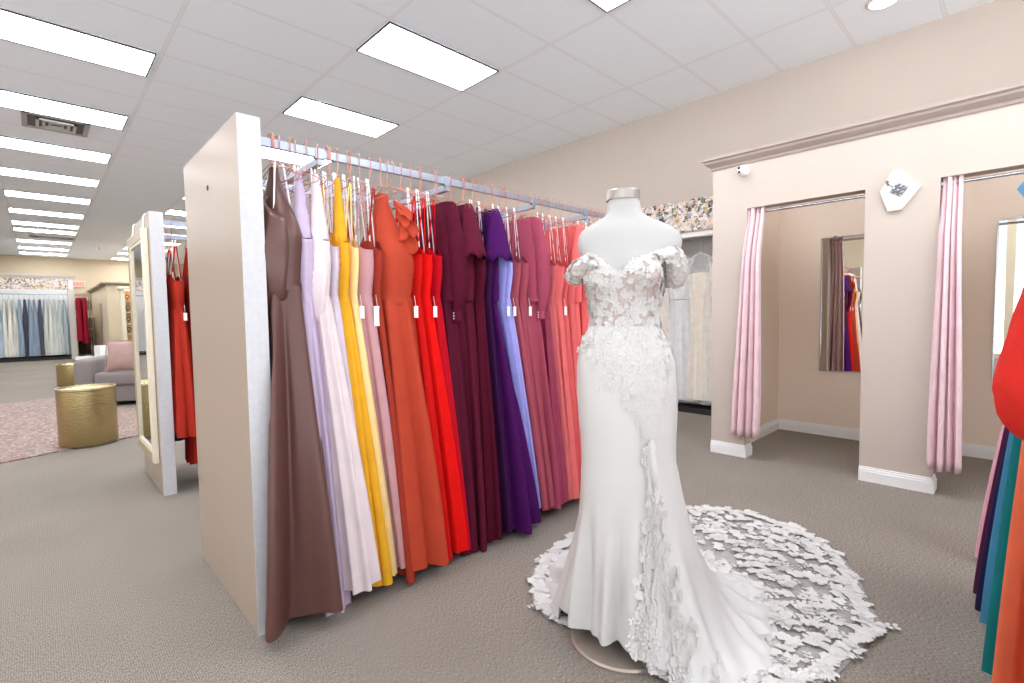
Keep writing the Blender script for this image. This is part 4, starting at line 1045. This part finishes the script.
# beige room box and crown
b = MB(); b.box(1.62, 5.6, 20.0, YF, 0, 2.38); struct('wall_stock_room', b, mat('beige_box', (212, 196, 168), rough=.7, var=.02, nscale=4))
b = MB(); b.box(1.56, 5.6, 19.94, YF, 2.38, 2.42); b.box(1.50, 5.6, 19.88, YF, 2.42, 2.46); struct('trim_4', b, mat('stone_trim', (160, 146, 130), rough=.6))
t = thing('door_panel', 'tall narrow beige door in the side of the far beige room', 'door', (1.61, 22.2, 0)); obj('leaf', MB().box(-.015, .0, -.35, .35, 0, 1.85), mat('beige_door', (190, 172, 146), rough=.5), t); obj('handle', MB().tube([(-.05, -.28, .95), (-.05, -.28, 1.1)], .012, 8), CHROME, t)
# lit display case
t = thing('display_case', 'cream display cabinet with warm lit shelves of jewellery beside the far beige room', 'display cabinet', (2.35, 18.4, 0))
CR = mat('cream_cabinet', (228, 218, 194), rough=.45, var=.02)
for x in (-.55, .49): obj('side_panel', MB().box(x, x+.06, -.22, .22, 0, 2.2), CR, t); obj('pilaster', MB().box(x-.02, x+.08, -.25, -.22, 0, 2.14), CR, t, bevel=.008)
obj('cornice', MB().box(-.62, .62, -.30, .24, 2.16, 2.25), CR, t, bevel=.02); obj('plinth', MB().box(-.57, .57, -.25, .22, 0, .55), CR, t)
obj('back_panel', MB().box(-.49, .49, .19, .22, .55, 2.16), mat('warm_back', (240, 206, 160), rough=.6), t)
for z in (.55, .85, 1.15, 1.48, 1.80): obj('shelf', MB().box(-.49, .49, -.2, .19, z, z+.03), CR, t)
obj('lamp', MB().box(-.45, .45, -.12, -.06, 2.13, 2.155), mat('warm_lamp', (255, 206, 150), emis=5, var=0), t)
JW = mat('jewellery_dark', (120, 92, 80), rough=.3, metal=.5, var=.3)
jn = 0
for zi, z in enumerate((.88, 1.18, 1.51, 1.83)):
    for k in range(5):
        x = -.4+.18*k; b = MB(); b.lathe([(.05, 0), (.05, .01), (.012, .02), (.012, .09)], n=10); b.tube([(.05*cos(a), 0, .12+.05*sin(a)) for a in [2*pi*i/10 for i in range(11)]], .012, 6, False)
        o = obj('necklace_stand', b, JW, loc=(2.35+x, 18.35, z), smooth=True)
        tag(o, 'jewellery stand %s on the %s shelf of the lit display cabinet' % (['far left', 'second from left', 'in the middle', 'second from right', 'far right'][k], ['lowest', 'second', 'third', 'top'][zi]), 'jewellery stand', 'jewellery on the lit cabinet shelves')
